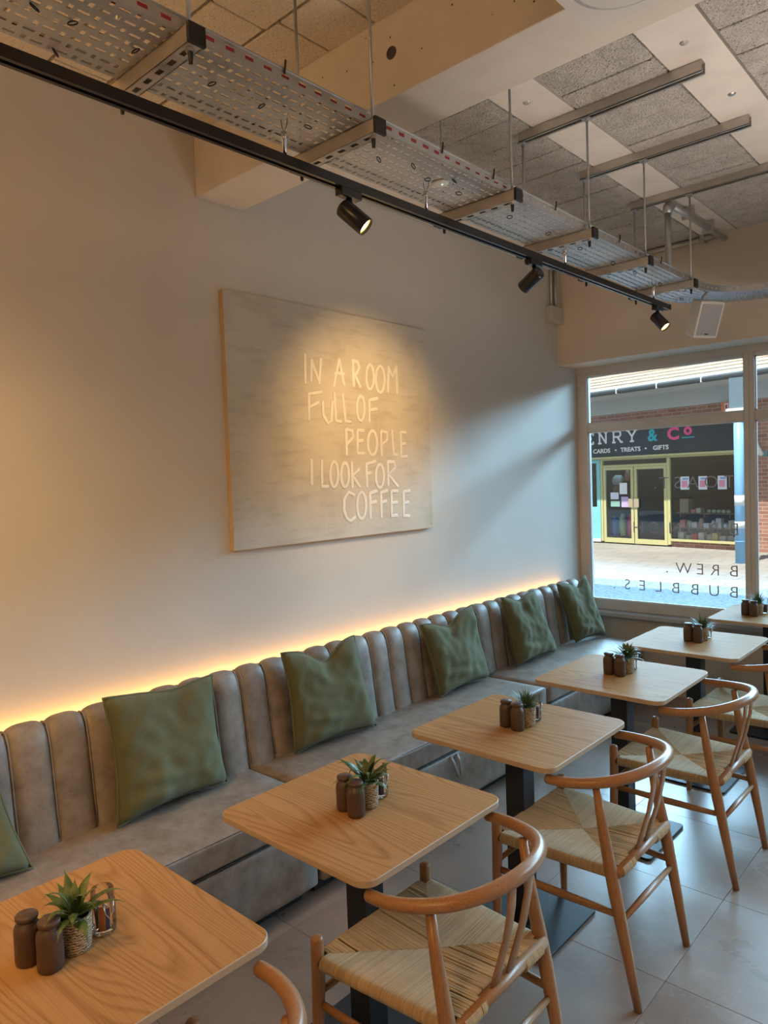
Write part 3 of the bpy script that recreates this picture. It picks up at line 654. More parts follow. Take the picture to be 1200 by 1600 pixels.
def plant(kind, loc, seed, label):
    rnd = random.Random(seed); t = thing('potted_plant', label, 'plant', (*loc, .7505), 0, 'potted plants on the tables')
    bm = BM(); lathe(bm, [(0, 0), (.0285, 0), (.031, .004), (.0335, .04), (.0345, .072), (.0335, .076), (.0300, .075), (.0290, .066), (0, .066)], 28); obj('woven_pot', bm, M['basket'], t, smooth=True)
    obj('soil', lathe(BM(), [(0, .069), (.029, .067)], 20), M['soil'], t)
    if kind == 'A':
        n = 24
        for i in range(n):
            q = i/n; az = i*2.399+rnd.uniform(-.3, .3); el = 1.35-1.15*q+rnd.uniform(-.12, .12); L = rnd.uniform(.070, .120)*(1.0 if q > .2 else .8)
            obj('leaf', blade(BM(), az, el, L, rnd.uniform(.019, .026), rnd.uniform(.8, 2.9), (math.cos(az)*.006, math.sin(az)*.006, .068+.016*(1-q))), M['leaf'], t, smooth=True)
    else:
        bm = BM()
        for i in range(120):
            q = i/120; az = rnd.uniform(0, 2*PI); el = 1.5-1.35*q**.8+rnd.uniform(-.15, .15); L = rnd.uniform(.045, .085); rr = rnd.uniform(0, .016)
            blade(bm, az, el, L, rnd.uniform(.0045, .0075), rnd.uniform(.1, .9), (math.cos(az)*rr, math.sin(az)*rr, .066+rnd.uniform(0, .02)), segs=5)
        obj('foliage', bm, M['leaf2'], t, smooth=True, stuff=True)
    return t
def glassjar(loc, seed, label):
    rnd = random.Random(seed); t = thing('glass_jar', label, 'jar', (*loc, .7505), 0, 'glass jars of sachets')
    R0 = .0265
    obj('glass', lathe(BM(), [(0, .001), (.024, .0), (R0, .004), (R0, .066), (.0245, .072), (.0235, .075), (.0248, .078), (.0235, .081), (.0248, .084), (.0235, .087), (.0242, .092), (.0230, .0945)], 28), M['jarglass'], t, smooth=True)
    obj('wire_clip', tube(BM(), [(.0265, -.012, .072), (.029, -.008, .050), (.0295, 0, .036), (.029, .008, .050), (.0265, .012, .072)], .0012, 6), M['chrome'], t, smooth=True)
    cs = [M['plum'], M['sugar'], M['paper'], M['plum'] if seed % 2 else M['orange']]
    for i in range(8):
        a = i*.785+rnd.uniform(-.2, .2); rr = rnd.uniform(.008, .0145); R3 = Matrix.Translation((rr*math.cos(a), rr*math.sin(a), .006)) @ Matrix.Rotation(rnd.uniform(-.12, .12), 4, 'X') @ Matrix.Rotation(a, 4, 'Z')
        obj('sachet', bx(-.0012, .0012, -.006, .006, 0, rnd.uniform(.042, .056), M4=R3), cs[i % 4], t)
bp = None
for i, ((a, b, p, g, kind), tn) in enumerate(zip(GRP, TN)):
    if bp is None: bp = make_bottle(); bp['group'] = 'brown stoneware jars on the tables'; index_kids(); bp.location = (*a, .7505); bp['label'] = 'brown stoneware jar on the '+tn+', farther left of the pair'
    else: copy_tree(bp, (*a, .7505), 0, label='brown stoneware jar on the '+tn+', farther left of the pair')
    copy_tree(bp, (*b, .7505), 0, label='brown stoneware jar on the '+tn+', right one of the pair, beside the pot')
    plant(kind, p, 10+i, ('broad-leaved' if kind == 'A' else 'fine-leaved grassy')+' green plant in a woven pot on the '+tn)
    glassjar(g, i, 'clear glass jar holding sachets on the '+tn)

# ------------------------------------------------------------------ painting
PY0, PY1, PZ0, PZ1 = 2.003, 3.486, 1.405, 2.610
t = thing('canvas_painting', 'large grey-beige canvas with white hand-painted words about coffee', 'painting', (0, 0, 0))
obj('canvas', bx(.001, .03, PY0, PY1, PZ0, PZ1), [M['canvas']], t, bev=.002)
ed = BM()
for b in ((PY0-.0015, PY0, PZ0, PZ1), (PY1, PY1+.0015, PZ0, PZ1)): box(ed, .001, .0285, b[0], b[1], b[2], b[3])
box(ed, .001, .0285, PY0, PY1, PZ0-.0015, PZ0)
obj('canvas_side', ed, M['canvas_edge'], t)
# brush strokes of the lettering, in metres on the canvas (along the wall from its left edge, height above its lower edge)
WORDS = {
 'in a room': [[(0.486,0.957),(0.483,0.81)],[(0.53,0.935),(0.522,0.822)],[(0.528,0.932),(0.582,0.814)],[(0.596,0.944),(0.578,0.814)],[(0.728,0.957),(0.682,0.809)],[(0.728,0.957),(0.76,0.818)],[(0.69,0.877),(0.764,0.883)],[(0.832,0.961),(0.833,0.82)],[(0.834,0.958),(0.87,0.955),(0.882,0.925),(0.862,0.895),(0.835,0.883)],[(0.844,0.884),(0.886,0.82)],[(0.969,0.95),(0.981,0.946),(0.99,0.932),(0.996,0.91),(0.997,0.883),(0.993,0.856),(0.985,0.833),(0.974,0.817),(0.961,0.811),(0.95,0.815),(0.941,0.83),(0.935,0.852),(0.934,0.878),(0.938,0.905),(0.946,0.928),(0.957,0.944),(0.969,0.95)],[(1.053,0.95),(1.067,0.945),(1.078,0.93),(1.085,0.906),(1.087,0.877),(1.082,0.848),(1.073,0.823),(1.06,0.805),(1.045,0.799),(1.031,0.804),(1.02,0.819),(1.014,0.843),(1.012,0.871),(1.017,0.9),(1.026,0.925),(1.039,0.943),(1.053,0.95)],[(1.124,0.953),(1.113,0.806)],[(1.124,0.953),(1.154,0.896),(1.194,0.962)],[(1.194,0.962),(1.19,0.805)]],
 'full of': [[(0.503,0.761),(0.497,0.625)],[(0.503,0.758),(0.592,0.773)],[(0.501,0.69),(0.569,0.718)],[(0.6,0.725),(0.598,0.653),(0.629,0.612),(0.655,0.625),(0.667,0.729)],[(0.683,0.773),(0.689,0.626),(0.728,0.624)],[(0.745,0.774),(0.759,0.628),(0.803,0.627)],[(0.885,0.771),(0.896,0.767),(0.905,0.753),(0.911,0.73),(0.912,0.704),(0.908,0.678),(0.9,0.655),(0.889,0.639),(0.878,0.634),(0.866,0.639),(0.857,0.653),(0.852,0.675),(0.851,0.701),(0.855,0.728),(0.862,0.75),(0.873,0.766),(0.885,0.771)],[(0.952,0.754),(0.948,0.632)],[(0.956,0.751),(1.022,0.765)],[(0.953,0.696),(1.016,0.706)]],
 'people': [[(0.761,0.585),(0.758,0.448)],[(0.765,0.585),(0.809,0.577),(0.812,0.542),(0.765,0.504)],[(0.847,0.581),(0.843,0.454),(0.894,0.454)],[(0.847,0.581),(0.9,0.579)],[(0.847,0.521),(0.888,0.524)],[(0.968,0.581),(0.982,0.576),(0.994,0.561),(1.001,0.539),(1.003,0.513),(0.998,0.487),(0.989,0.464),(0.976,0.45),(0.961,0.444),(0.947,0.45),(0.935,0.464),(0.928,0.486),(0.927,0.512),(0.931,0.538),(0.94,0.56),(0.953,0.575),(0.968,0.581)],[(1.039,0.582),(1.038,0.441)],[(1.039,0.582),(1.092,0.574),(1.09,0.534),(1.044,0.507)],[(1.133,0.588),(1.141,0.448),(1.171,0.448)],[(1.209,0.58),(1.207,0.434),(1.261,0.437)],[(1.209,0.58),(1.256,0.578)],[(1.211,0.509),(1.248,0.513)]],
 'i look for': [[(0.502,0.421),(0.497,0.293)],[(0.573,0.417),(0.568,0.281),(0.613,0.28)],[(0.662,0.411),(0.673,0.405),(0.681,0.391),(0.686,0.369),(0.687,0.343),(0.683,0.317),(0.676,0.295),(0.666,0.28),(0.655,0.276),(0.644,0.281),(0.636,0.296),(0.631,0.318),(0.631,0.344),(0.634,0.369),(0.641,0.391),(0.651,0.406),(0.662,0.411)],[(0.742,0.404),(0.753,0.399),(0.762,0.384),(0.767,0.363),(0.768,0.338),(0.764,0.313),(0.757,0.292),(0.746,0.278),(0.735,0.273),(0.724,0.278),(0.716,0.293),(0.711,0.314),(0.71,0.339),(0.713,0.364),(0.721,0.385),(0.731,0.399),(0.742,0.404)],[(0.793,0.404),(0.792,0.268)],[(0.852,0.368),(0.796,0.334),(0.852,0.269)],[(0.909,0.393),(0.907,0.271)],[(0.909,0.393),(0.986,0.409)],[(0.908,0.338),(0.944,0.347)],[(1.019,0.392),(1.031,0.387),(1.042,0.372),(1.048,0.351),(1.049,0.326),(1.045,0.3),(1.037,0.279),(1.025,0.265),(1.012,0.261),(0.999,0.266),(0.989,0.281),(0.983,0.302),(0.981,0.327),(0.985,0.352),(0.994,0.373),(1.005,0.387),(1.019,0.392)],[(1.088,0.408),(1.084,0.271)],[(1.088,0.408),(1.144,0.404),(1.15,0.374),(1.089,0.335),(1.167,0.262)]],
 'coffee': [[(0.804,0.226),(0.764,0.244),(0.727,0.211),(0.72,0.149),(0.739,0.104),(0.769,0.086),(0.806,0.106)],[(0.861,0.24),(0.874,0.234),(0.885,0.217),(0.891,0.193),(0.892,0.165),(0.888,0.137),(0.879,0.113),(0.867,0.098),(0.853,0.093),(0.84,0.099),(0.83,0.116),(0.823,0.14),(0.822,0.168),(0.826,0.196),(0.835,0.22),(0.847,0.235),(0.861,0.24)],[(0.929,0.234),(0.926,0.095)],[(0.929,0.231),(0.986,0.242)],[(0.927,0.176),(0.978,0.183)],[(1.02,0.234),(1.017,0.092)],[(1.02,0.231),(1.075,0.242)],[(1.02,0.175),(1.066,0.182)],[(1.109,0.237),(1.105,0.093),(1.153,0.094)],[(1.109,0.237),(1.165,0.235)],[(1.109,0.167),(1.157,0.171)],[(1.217,0.233),(1.211,0.087),(1.262,0.084)],[(1.217,0.23),(1.275,0.231)],[(1.215,0.162),(1.261,0.166)]],
}
for wname, strokes in WORDS.items():
    bm = BM()
    for st in strokes:
        P = [Vector((.0305, PY0+q[0], PZ0+q[1])) for q in st]; Q = []
        for a, b in zip(P, P[1:]):
            k_ = max(1, int((b-a).length/.03)); Q += [a.lerp(b, i/k_) for i in range(k_)]
        Q.append(P[-1]); rs = [.0108*(1+.22*noise.noise(q*9)) for q in Q]
        if len(Q) == 1: continue
        tube(bm, Q, rs, 8, .12, rnd=True, up=(1, 0, 0))
    obj('painted_words', bm, M['white_paint'], t, smooth=True)['label'] = 'white painted words '+wname

# ------------------------------------------------------------------ cable tray, brackets, track, lamps
TX0, TX1, TZ = 1.06, 1.34, 2.757
CXc, CYc, RM = 1.62, 4.45, .42
def path(s, wv):       # s along the tray, wv 0 (left/outer) .. .28 (right/inner)
    L1 = CYc-(-1.0); L2 = RM*PI/2
    if s < L1: return (TX0+wv, -1.0+s)
    if s < L1+L2:
        a = (s-L1)/RM; R = RM+.14-wv; return (CXc-R*math.cos(a), CYc+R*math.sin(a))
    return (CXc+s-L1-L2, CYc+RM+.14-wv)
SE = 5.45+RM*PI/2+3.6
t = thing('cable_tray', 'long perforated galvanised cable tray hung under the ceiling, curving right at the window', 'cable tray')
rows = [(.035*i, .035*(i+1)) for i in range(8)]
bm = perf(BM(), lambda s, wv: Vector((*path(s, wv), TZ)), .9, SE, 0, .28, rows, .060, [(.004, .030, .0048), (.042, .053, .0085)])
o = obj('tray_floor', bm, M['galv'], t); so = o.modifiers.new('s', 'SOLIDIFY'); so.thickness = .0015; so.offset = 1
for wv in (0, .28):
    bm = perf(BM(), lambda s, zz: Vector((*path(s, wv), TZ+zz)), .9, SE, 0, .034, [(0, .034)], .058, [(.01, .036, .006)])
    pts = [Vector((*path(s_*.06, wv), TZ+.034)) for s_ in range(15, int(SE/.06))]
    tube(bm, pts, .003, 6)
    o = obj('side_flange', bm, M['galv'], t); so = o.modifiers.new('s', 'SOLIDIFY'); so.thickness = .0012; so.offset = 0
for nm, wv, rr_, mt in (('black_cable', .018, .004, 'black'), ('black_cable', .158, .0045, 'black'), ('black_cable', .166, .004, 'black'), ('red_cable', .2705, .0085, 'red'), ('red_cable', .258, .005, 'red'), ('black_cable', .026, .004, 'black')):
    pts = [Vector((path(s_*.12, wv+.003*math.sin(s_*.9+wv*90))[0], path(s_*.12, wv)[1], TZ+(.0055 if nm != 'red_cable' or rr_ < .006 else .0085)+rr_)) for s_ in range(8, int((SE if nm != 'red_cable' else 3.7)/.12))]
    obj(nm, tube(BM(), pts, rr_, 6), M[mt], t, smooth=True)
rnd = random.Random(4)
for s_, wv in ((1.78, .155), (1.93, .155), (1.62, .155), (2.14, .16), (2.30, .16), (2.47, .16), (2.62, .17), (2.78, .155), (2.90, .20), (3.02, .165), (3.10, .22), (3.2, .165), (3.55, .16), (3.85, .165), (4.15, .16), (4.5, .16), (4.75, .165), (5.1, .16), (1.80, .02), (5.35, .2), (5.55, .1), (1.7, .15)):
    x, y = path(s_, wv); a0 = rnd.uniform(0, PI); 
    pts = [(x+.011*math.cos(k*PI/6)*math.cos(a0)-.006*math.sin(k*PI/6)*math.sin(a0), y+.011*math.cos(k*PI/6)*math.sin(a0)+.006*math.sin(k*PI/6)*math.cos(a0), TZ-.010+.008*math.sin(k*PI/6)) for k in range(12)]
    obj('cable_tie', tube(BM(), pts, .0016, 5, closed=True), M['black'], t, smooth=True)
for s_ in (1.62, 2.28, 2.95, 3.25, 3.7, 4.3, 4.8): 
    x, y = path(s_, .283); obj('cable_tie', tube(BM(), [(x, y, TZ+.02), (x+.004, y, TZ+.040), (x+.002, y+.004, TZ+.055)], .003, 6), M['black'], t)
x, y = path(3.07, .16)
t2 = thing('ceiling_sensor', 'round white sensor with a green light set into the cable tray', 'sensor', (1.226, 2.09, TZ-.004))
obj('disc', lathe(BM(), [(0, -.006), (.022, -.006), (.030, -.002), (.031, .003), (0, .003)], 24), M['whitep'], t2, smooth=True)
obj('led', lathe(BM(), [(0, -.0085), (.0022, -.0085), (.003, -.006)], 10, (.008, 0, 0)), M['greenled'], t2)
BY = [.985, 1.60, 2.35, 2.965, 3.565, 4.19]
BN = ['nearest the camera', 'above the painting, second from the camera', 'third from the camera, just past the beam', 'fourth from the camera', 'fifth from the camera', 'last, where the tray starts to curve']
def make_bracket(y, label, ztop):
    t = thing('tray_bracket', label, 'bracket', (1.2, y, 2.715), 0, 'cable tray brackets')
    bm = BM(); h = .0205
    perf(bm, lambda s, wv: Vector((s, wv, 0)), -.19, .185, 0, 0, [(-h, h)], .055, [(.012, .038, .007)], 0)
    o_ = bm
    box(o_, -.19, .185, -h, -h+.0025, 0, .040); box(o_, -.19, .185, h-.0025, h, 0, .040)
    for s in (-1, 1): box(o_, -.19, .185, min(s*h, s*(h-.009)), max(s*h, s*(h-.009)), .038, .0405)
    obj('channel', o_, M['strut'], t)
    for sx in (-.190, .183): obj('end_cap', bx(sx-.004, sx+.006, -h-.002, h+.002, -.002, .0425), M['black'], t)
    for sx in (-.158, .158):
        obj('threaded_rod', tube(BM(), [(sx, 0, -.018), (sx, 0, ztop-2.715)], .0048, 8), M['galv'], t, smooth=True)
        obj('nut', lathe(BM(), [(0, -.008), (.011, -.008), (.011, 0), (0, 0)], 6, (sx, 0, 0)), M['strut'], t)
        obj('rod_cap', lathe(BM(), [(0, -.034), (.005, -.033), (.0068, -.008), (0, -.008)], 10, (sx, 0, 0)), M['black'], t)
    return t
for y, nm in zip(BY, BN):
    make_bracket(y, 'steel channel bracket under the cable tray, '+nm, {1: ZC-.002, 2: ZC-.002}.get(BY.index(y), ZC-.002) if BY.index(y) < 3 else 3.226)
SN = ['nearest the beam', 'in the middle', 'nearest the window']
for k, y in enumerate(BY[3:]):
    t = thing('ceiling_strut', 'long steel channel strut screwed to the rough ceiling, '+SN[k]+' of the three', 'strut', (1.03, y, 3.226), 0, 'ceiling struts')
    bm = BM(); h = .0205; L = .81 if k < 2 else 1.1
    perf(bm, lambda s, wv: Vector((s, wv, .0425)), 0, L, 0, 0, [(-h, h)], .05, [(.012, .034, .006)], 0)
    box(bm, 0, L, -h, -h+.0025, 0, .0425); box(bm, 0, L, h-.0025, h, 0, .0425)
    for s in (-1, 1): box(bm, 0, L, min(s*h, s*(h-.010)), max(s*h, s*(h-.010)), 0, .0025)
    obj('channel', bm, M['strut'], t)
    for sx in (.012, .328): obj('square_washer', bx(sx-.018, sx+.018, -.018, .018, -.006, -.001), M['galv'], t); obj('nut', lathe(BM(), [(0, -.015), (.010, -.015), (.010, -.006), (0, -.006)], 6, (sx, 0, 0)), M['galv'], t)
# lighting track
t = thing('lighting_track', 'long black lighting track running below the cable tray', 'lighting track')
ax, ay, bx_, by_ = 1.172, -1.2, 1.216, 4.20
ang = -math.atan2(bx_-ax, by_-ay); Lr = math.hypot(bx_-ax, by_-ay); MT = Matrix.Translation((ax, ay, 2.62)) @ Matrix.Rotation(ang, 4, 'Z')
bm = BM(); box(bm, -.0175, .0175, 0, Lr, .012, .028, M4=MT); box(bm, -.0175, -.0065, 0, Lr, 0, .012, M4=MT); box(bm, .0065, .0175, 0, Lr, 0, .012, M4=MT); obj('track_body', bm, M['track'], t)
obj('end_cap', bx(-.019, .019, Lr, Lr+.02, -.001, .029, M4=MT), M['track'], t)
for yy in (1.40, 2.04, 3.03, 4.02):
    x = ax+(bx_-ax)*(yy-ay)/Lr
    tt = thing('wire_hanger', 'thin wire hanger with silver gripper between tray and track, '+{1.40: 'above the painting', 2.04: 'just past the first lamp', 3.03: 'by the second lamp', 4.02: 'by the last lamp'}[yy], 'hanger', (x, yy, 2.648), 0, 'track wire hangers')
    obj('gripper', lathe(BM(), [(0, 0), (.006, 0), (.006, .045), (.009, .047), (.009, .07), (0, .072)], 10), M['chrome'], tt, smooth=True)
    obj('wire', tube(BM(), [(-.012, 0, .125), (-.008, 0, .09), (0, 0, .07), (.010, .004, .09), (.014, .006, .125)], .0011, 5), M['black'], tt)
def spot(y, d, on, label, power=0, blend=.5, size=1.1):
    x = ax+(bx_-ax)*(y-ay)/Lr; t = thing('track_spotlight', label, 'spotlight', (x, y, 2.62), 0, 'track spotlights')
    obj('adaptor', bx(-.016, .016, -.045, .045, -.024, .004), M['track'], t, bev=.003)
    obj('stem', tube(BM(), [(0, 0, -.024), (0, 0, -.062)], .009, 10), M['track'], t, smooth=True)
    d = Vector(d).normalized(); q = d.to_track_quat('Z', 'Y').to_matrix().to_4x4(); piv = Vector((0, 0, -.068)); MM = Matrix.Translation(piv-d*.028) @ q
    bm = BM(); lathe(bm, [(0, -.006), (.022, -.006), (.029, 0), (.030, .006), (.030, .098), (.0285, .100), (.027, .098), (.027, .082)], 28)
    for v_ in bm.verts: v_.co = MM @ v_.co
    obj('lamp_body', bm, M['track'], t, smooth=True)
    bm = BM(); lathe(bm, [(.027, .082), (.027, .090), (.0235, .091), (.0235, .086)], 28)
    for v_ in bm.verts: v_.co = MM @ v_.co
    obj('lens_ring', bm, emit('ring_glow', (1, .62, .14), 3.2) if on else M['chrome'], t, smooth=True)
    bm = BM(); lathe(bm, [(0, .080), (.015, .082), (.0235, .087)], 24)
    for v_ in bm.verts: v_.co = MM @ v_.co
    obj('lens', bm, M['lamp'], t, smooth=True)
    if power:
        l = light('track_spot_light', 'SPOT', Vector((x, y, 2.62))+piv+d*.085, d, power, (1, .60, .24), spot_size=size, spot_blend=blend, shadow_soft_size=.022)
spot(1.655, (.55, .36, -.62), True, 'lit black track spotlight nearest the camera, by the painting', 22, .8, 1.0)
spot(2.76, (-.93, .13, -.50), True, 'black track spotlight turned toward the painting, second in view', 58, 1.0, 1.35)
spot(4.07, (.55, -.05, -.65), True, 'lit black track spotlight at the far end of the track', 16, .8, 1.1)
spot(.25, (-.75, .06, -1.05), True, 'black track spotlight just outside the left edge', 50, 1.0, 2.1)
# loudspeaker
t = thing('wall_speaker', 'white wedge-shaped loudspeaker with grey grille under the cable tray', 'speaker', (1.31, 4.52, 2.60), math.radians(58))
bm = BM(); P = [(-.060, -.085), (.060, -.085), (.095, .01), (.055, .085), (-.055, .085), (-.095, .01)]
P = [(-.082, -.055), (.082, -.055), (.055, .06), (-.055, .06)]
top = [(x, y) for x, y in P]; tl = Matrix.Rotation(math.radians(22), 4, 'X')
slab(bm, P, -.105, .105, ch=.008)
for v_ in bm.verts: v_.co = tl @ v_.co
obj('cabinet', bm, M['whitep'], t)
obj('grille', bx(-.068, .068, -.0595, -.0545, -.090, .090, M4=tl), M['greyp'], t); obj('badge', bx(-.012, .012, -.0605, -.0595, -.084, -.078, M4=tl), M['black'], t)
obj('hanger_bracket', tube(BM(), [(0, 0, .095), (0, .0, .125), (.03, .0, .153)], .008, 8), M['strut'], t)

# ------------------------------------------------------------------ street
struct('pavement', bx(-40, 40, YW+.15, 40, -.06, -.001), M['pave'], label='pale paved street outside the window', cat='pavement')
struct('setts_strip', bx(-40, 40, YW+.15, 10.8, -.001, .004), M['setts'], label='band of small paving setts just outside the window', cat='pavement')
struct('building_upper', bx(-12, 14, -10, YW+.35, 3.7, 9.2), M['brick'], label='unseen upper block of the cafe building, added to shade the street', cat='building')  # unseen block, its height set for the shadow it throws on the street
FP = Vector((-2.447, 15.722, 0)); FA = -math.atan2(.192, .981)
shop = thing('shop_building', 'brick shop building with tiled roof across the street', 'building', FP, FA)
def sb(name, x0, x1, y0, y1, z0, z1, m, parent=shop, **k): return obj(name, bx(x0, x1, y0, y1, z0, z1), m, parent, **k)
sb('brick_wall', -14, 14, .0, .3, 2.72, 3.42, M['brick']); sb('brick_pier', .98, 3.4, -.04, .3, 0, 2.72, M['brick']); sb('brick_pier', -14, -5.2, -.02, .3, 0, 2.72, M['brick'])
sb('brick_wall', 3.4, 14, .0, .3, 0, 2.72, M['brick']); sb('stall_riser', -.76, .98, .02, .3, 0, .13, M['brick'])
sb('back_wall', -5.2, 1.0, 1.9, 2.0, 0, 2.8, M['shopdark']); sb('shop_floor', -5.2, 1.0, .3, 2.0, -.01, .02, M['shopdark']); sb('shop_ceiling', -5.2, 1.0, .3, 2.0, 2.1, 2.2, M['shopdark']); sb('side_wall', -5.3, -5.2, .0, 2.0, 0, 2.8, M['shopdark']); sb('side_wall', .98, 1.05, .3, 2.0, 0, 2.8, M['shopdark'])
sb('soffit_board', -14, 14, -1.0, .0, 3.36, 3.40, M['fascia']); sb('fascia_board', -14, 14, -.06, -.0, 3.02, 3.36, M['fascia'])
# roof: courses of tiles
rf = sb('roof', -14, 14, -1.05, -1.0, 3.36, 3.42, M['fascia'])
n = 16
for k in range(n):
    zz = 3.46+k*.085; yy = -1.02+k*.15; bm = bx(-14, 14, yy, yy+.19, zz-.035, zz, M4=None)
    o = obj('roof_course', bm, M['rooftile'], rf, stuff=False)
gt = BM(); tube(gt, [(-14, -1.12, 3.40), (14, -1.12, 3.40)], .06, 10); obj('gutter', gt, M['gutter'], rf)
obj('flashing', bx(-14, 14, -1.14, -1.02, 3.452, 3.466), M['gutterlip'], rf)
for k in range(14): obj('gutter_joint', bx(-6+k*.95, -5.98+k*.95, -1.19, -1.04, 3.34, 3.47), M['gutterlip'], rf)
# signboard
sg = thing('shop_sign', 'dark slate shop sign reading CARDS TREATS GIFTS in white', 'sign', FP, FA)
sb('board', -5.1, .98, -.10, -.001, 2.03, 2.72, M['signboard'], sg); sb('lower_trim', -5.1, .98, -.12, -.10, 1.99, 2.035, M['shopframe'], sg)
def place_text(s, x, z, size, m, parent, offset=0, y=-.104, sx=1):
    q = text_mesh(s, size, m, .002, parent, 'lettering', offset); q.rotation_euler = (PI/2, 0, 0); q.location = (x, y, z); q.scale = (sx, 1, 1); return q
def slabletter(ch, x, z, h, wd, m):
    S = {'E': [((0, 0), (0, 1)), ((0, 1), (1, 1)), ((0, .52), (.7, .52)), ((0, 0), (1, 0)), ((1, 1), (1, .8)), ((1, 0), (1, .2)), ((-.15, 0), (0, 0)), ((-.15, 1), (0, 1)), ((.7, .4), (.7, .64))],
         'N': [((0.05, 0), (0.05, 1)), ((.05, 1), (.9, 0)), ((.9, 0), (.9, 1)), ((-.12, 0), (.25, 0)), ((-.12, 1), (.1, 1)), ((.7, 1), (1.08, 1))],
         'R': [((0, 0), (0, 1)), ((0, 1), (.7, 1)), ((.7, 1), (.88, .88)), ((.88, .88), (.88, .64)), ((.88, .64), (.7, .5)), ((.7, .5), (0, .5)), ((.45, .5), (.95, 0)), ((-.15, 0), (.2, 0)), ((-.15, 1), (0, 1)), ((.85, 0), (1.12, 0))],
         'Y': [((.5, 0), (.5, .45)), ((.5, .45), (0, 1)), ((.5, .45), (1, 1)), ((-.18, 1), (.2, 1)), ((.8, 1), (1.18, 1)), ((.3, 0), (.7, 0))],
         'H': [((0, 0), (0, 1)), ((1, 0), (1, 1)), ((0, .5), (1, .5)), ((-.15, 0), (.15, 0)), ((-.15, 1), (.15, 1)), ((.85, 0), (1.15, 0)), ((.85, 1), (1.15, 1))]}[ch]
    bm = BM()
    for (a, b), (c_, d_) in S: tube(bm, [(x+a*wd, -.104, z+b*h), (x+c_*wd, -.104, z+d_*h)], .024, 6, .15, up=(0, 1, 0), rnd=True)
    obj('lettering', bm, m, sg)
for ch, x in zip('HENRY', (-3.26, -2.88, -2.50, -2.10, -1.72)): slabletter(ch, x, 2.36, .25, .21, M['signwhite'])
place_text('&', -1.10, 2.34, .36, M['signblue'], sg, .010)
place_text('C', -.60, 2.34, .36, M['signpink'], sg, .014, sx=1.1); place_text('o', -.26, 2.42, .34, M['signpink'], sg, .012); sb('underline', -.40, -.12, -.106, -.101, 2.345, 2.37, M['signblue'], sg)
for s_, x in (('CARDS', -2.44), ('\u2022', -2.05), ('TREATS', -1.66), ('\u2022', -1.27), ('GIFTS', -.90)): place_text(s_, x, 2.135, .135, M['signwhite'], sg, .004, sx=1.12)
# shop front frames, doors and glass
sf = shop
for b in ((-2.53, -2.47, .05, 1.99), (-.80, -.73, .05, 1.99), (.92, .98, .05, 1.99)): sb('mullion', b[0], b[1], -.05, .02, b[2], b[3], M['shopframe'], sf)
sb('head', -2.53, .98, -.05, .02, 1.95, 1.99, M['shopframe'], sf); sb('transom', -2.47, -.80, -.05, .02, 1.79, 1.84, M['shopframe'], sf); sb('bottom_rail', -.73, .92, -.05, .02, .13, .18, M['shopframe'], sf)
sb('glass_pane', -.73, .92, -.01, .0, .18, 1.95, M['shopglass'], sf); sb('glass_pane', -2.47, -.80, -.01, .0, 1.84, 1.95, M['shopglass'], sf)
for k, (a, b) in enumerate(((-2.46, -1.645), (-1.625, -.81))):
    d = thing('shop_door', 'yellow-green framed shop door, '+['left leaf with notices', 'right leaf with dark glass'][k], 'door', FP, FA, 'shop doors')
    for nm, q in (('stile', (a, a+.07, .03, 1.785)), ('stile', (b-.07, b, .03, 1.785)), ('top_rail', (a+.07, b-.07, 1.72, 1.785)), ('bottom_rail', (a+.07, b-.07, .03, .14))): sb(nm, q[0], q[1], -.045, .01, q[2], q[3], M['shopframe'], d)
    sb('glass_pane', a+.07, b-.07, -.02, -.01, .14, 1.72, M['shopglass'], d); hx = b-.125 if k == 0 else a+.005
    sb('push_plate', hx, hx+.12, -.07, -.045, .86, 1.06, flat((.35, .30, .22)), d)
tf = thing('teal_shop_front', 'turquoise framed shop front at the far left of the window view', 'shop front', FP, FA)
for b in ((-2.64, -2.54, .05, 1.99), (-4.4, -4.3, .05, 1.99)): sb('mullion', b[0], b[1], -.05, .02, b[2], b[3], M['tealframe'], tf)
sb('head', -4.4, -2.64, -.05, .02, 1.90, 1.99, M['tealframe'], tf); sb('panel', -4.3, -2.64, -.04, .0, .10, .86, M['tealframe'], tf); sb('sill', -4.4, -2.54, -.08, .02, .03, .10, M['gutterlip'], tf); sb('glass_pane', -4.3, -2.64, -.01, 0, .86, 1.90, M['shopglass'], tf)
tag(sb('poster', -3.05, -2.80, -.052, -.042, .30, .75, flat((.75, .50, .38)), None), 'orange and pink poster on the turquoise panel', 'poster'); po_ = col.objects[-1]; po_.location = FP; po_.rotation_euler = (0, 0, FA)
def fitem(name, label, cat, x0, x1, y0, y1, z0, z1, c, group=None, round_=False):
    if round_:
        bm = BM(); r = (x1-x0)/2; lathe(bm, [(0, 0), (r*.7, 0), (r, (z1-z0)*.3), (r*.95, (z1-z0)*.7), (r*.5, z1-z0), (0, z1-z0)], 10, ((x0+x1)/2, (y0+y1)/2, z0))
    else: bm = bx(x0, x1, y0, y1, z0, z1)
    o = obj(name, bm, flat(c), None, FP, smooth=round_); o.rotation_euler = (0, 0, FA); return tag(o, label, cat, group)
for k, (x, wd) in enumerate(((-.50, .20), (-.09, .19), (.33, .19))):
    o = fitem('poster', ['left', 'middle', 'right'][k]+' pale poster of three in the shop window', 'poster', x, x+wd, -.018, -.012, 1.25, 1.53, (.60, .68, .78), 'window posters')
    q = obj('print', bx(x+.03, x+wd-.04, -.0195, -.018, 1.30, 1.44), flat((.62, .25, .38)), o); q2 = obj('print', bx(x+.05, x+wd-.02, -.0195, -.018, 1.46, 1.50), flat((.20, .32, .60)), o)
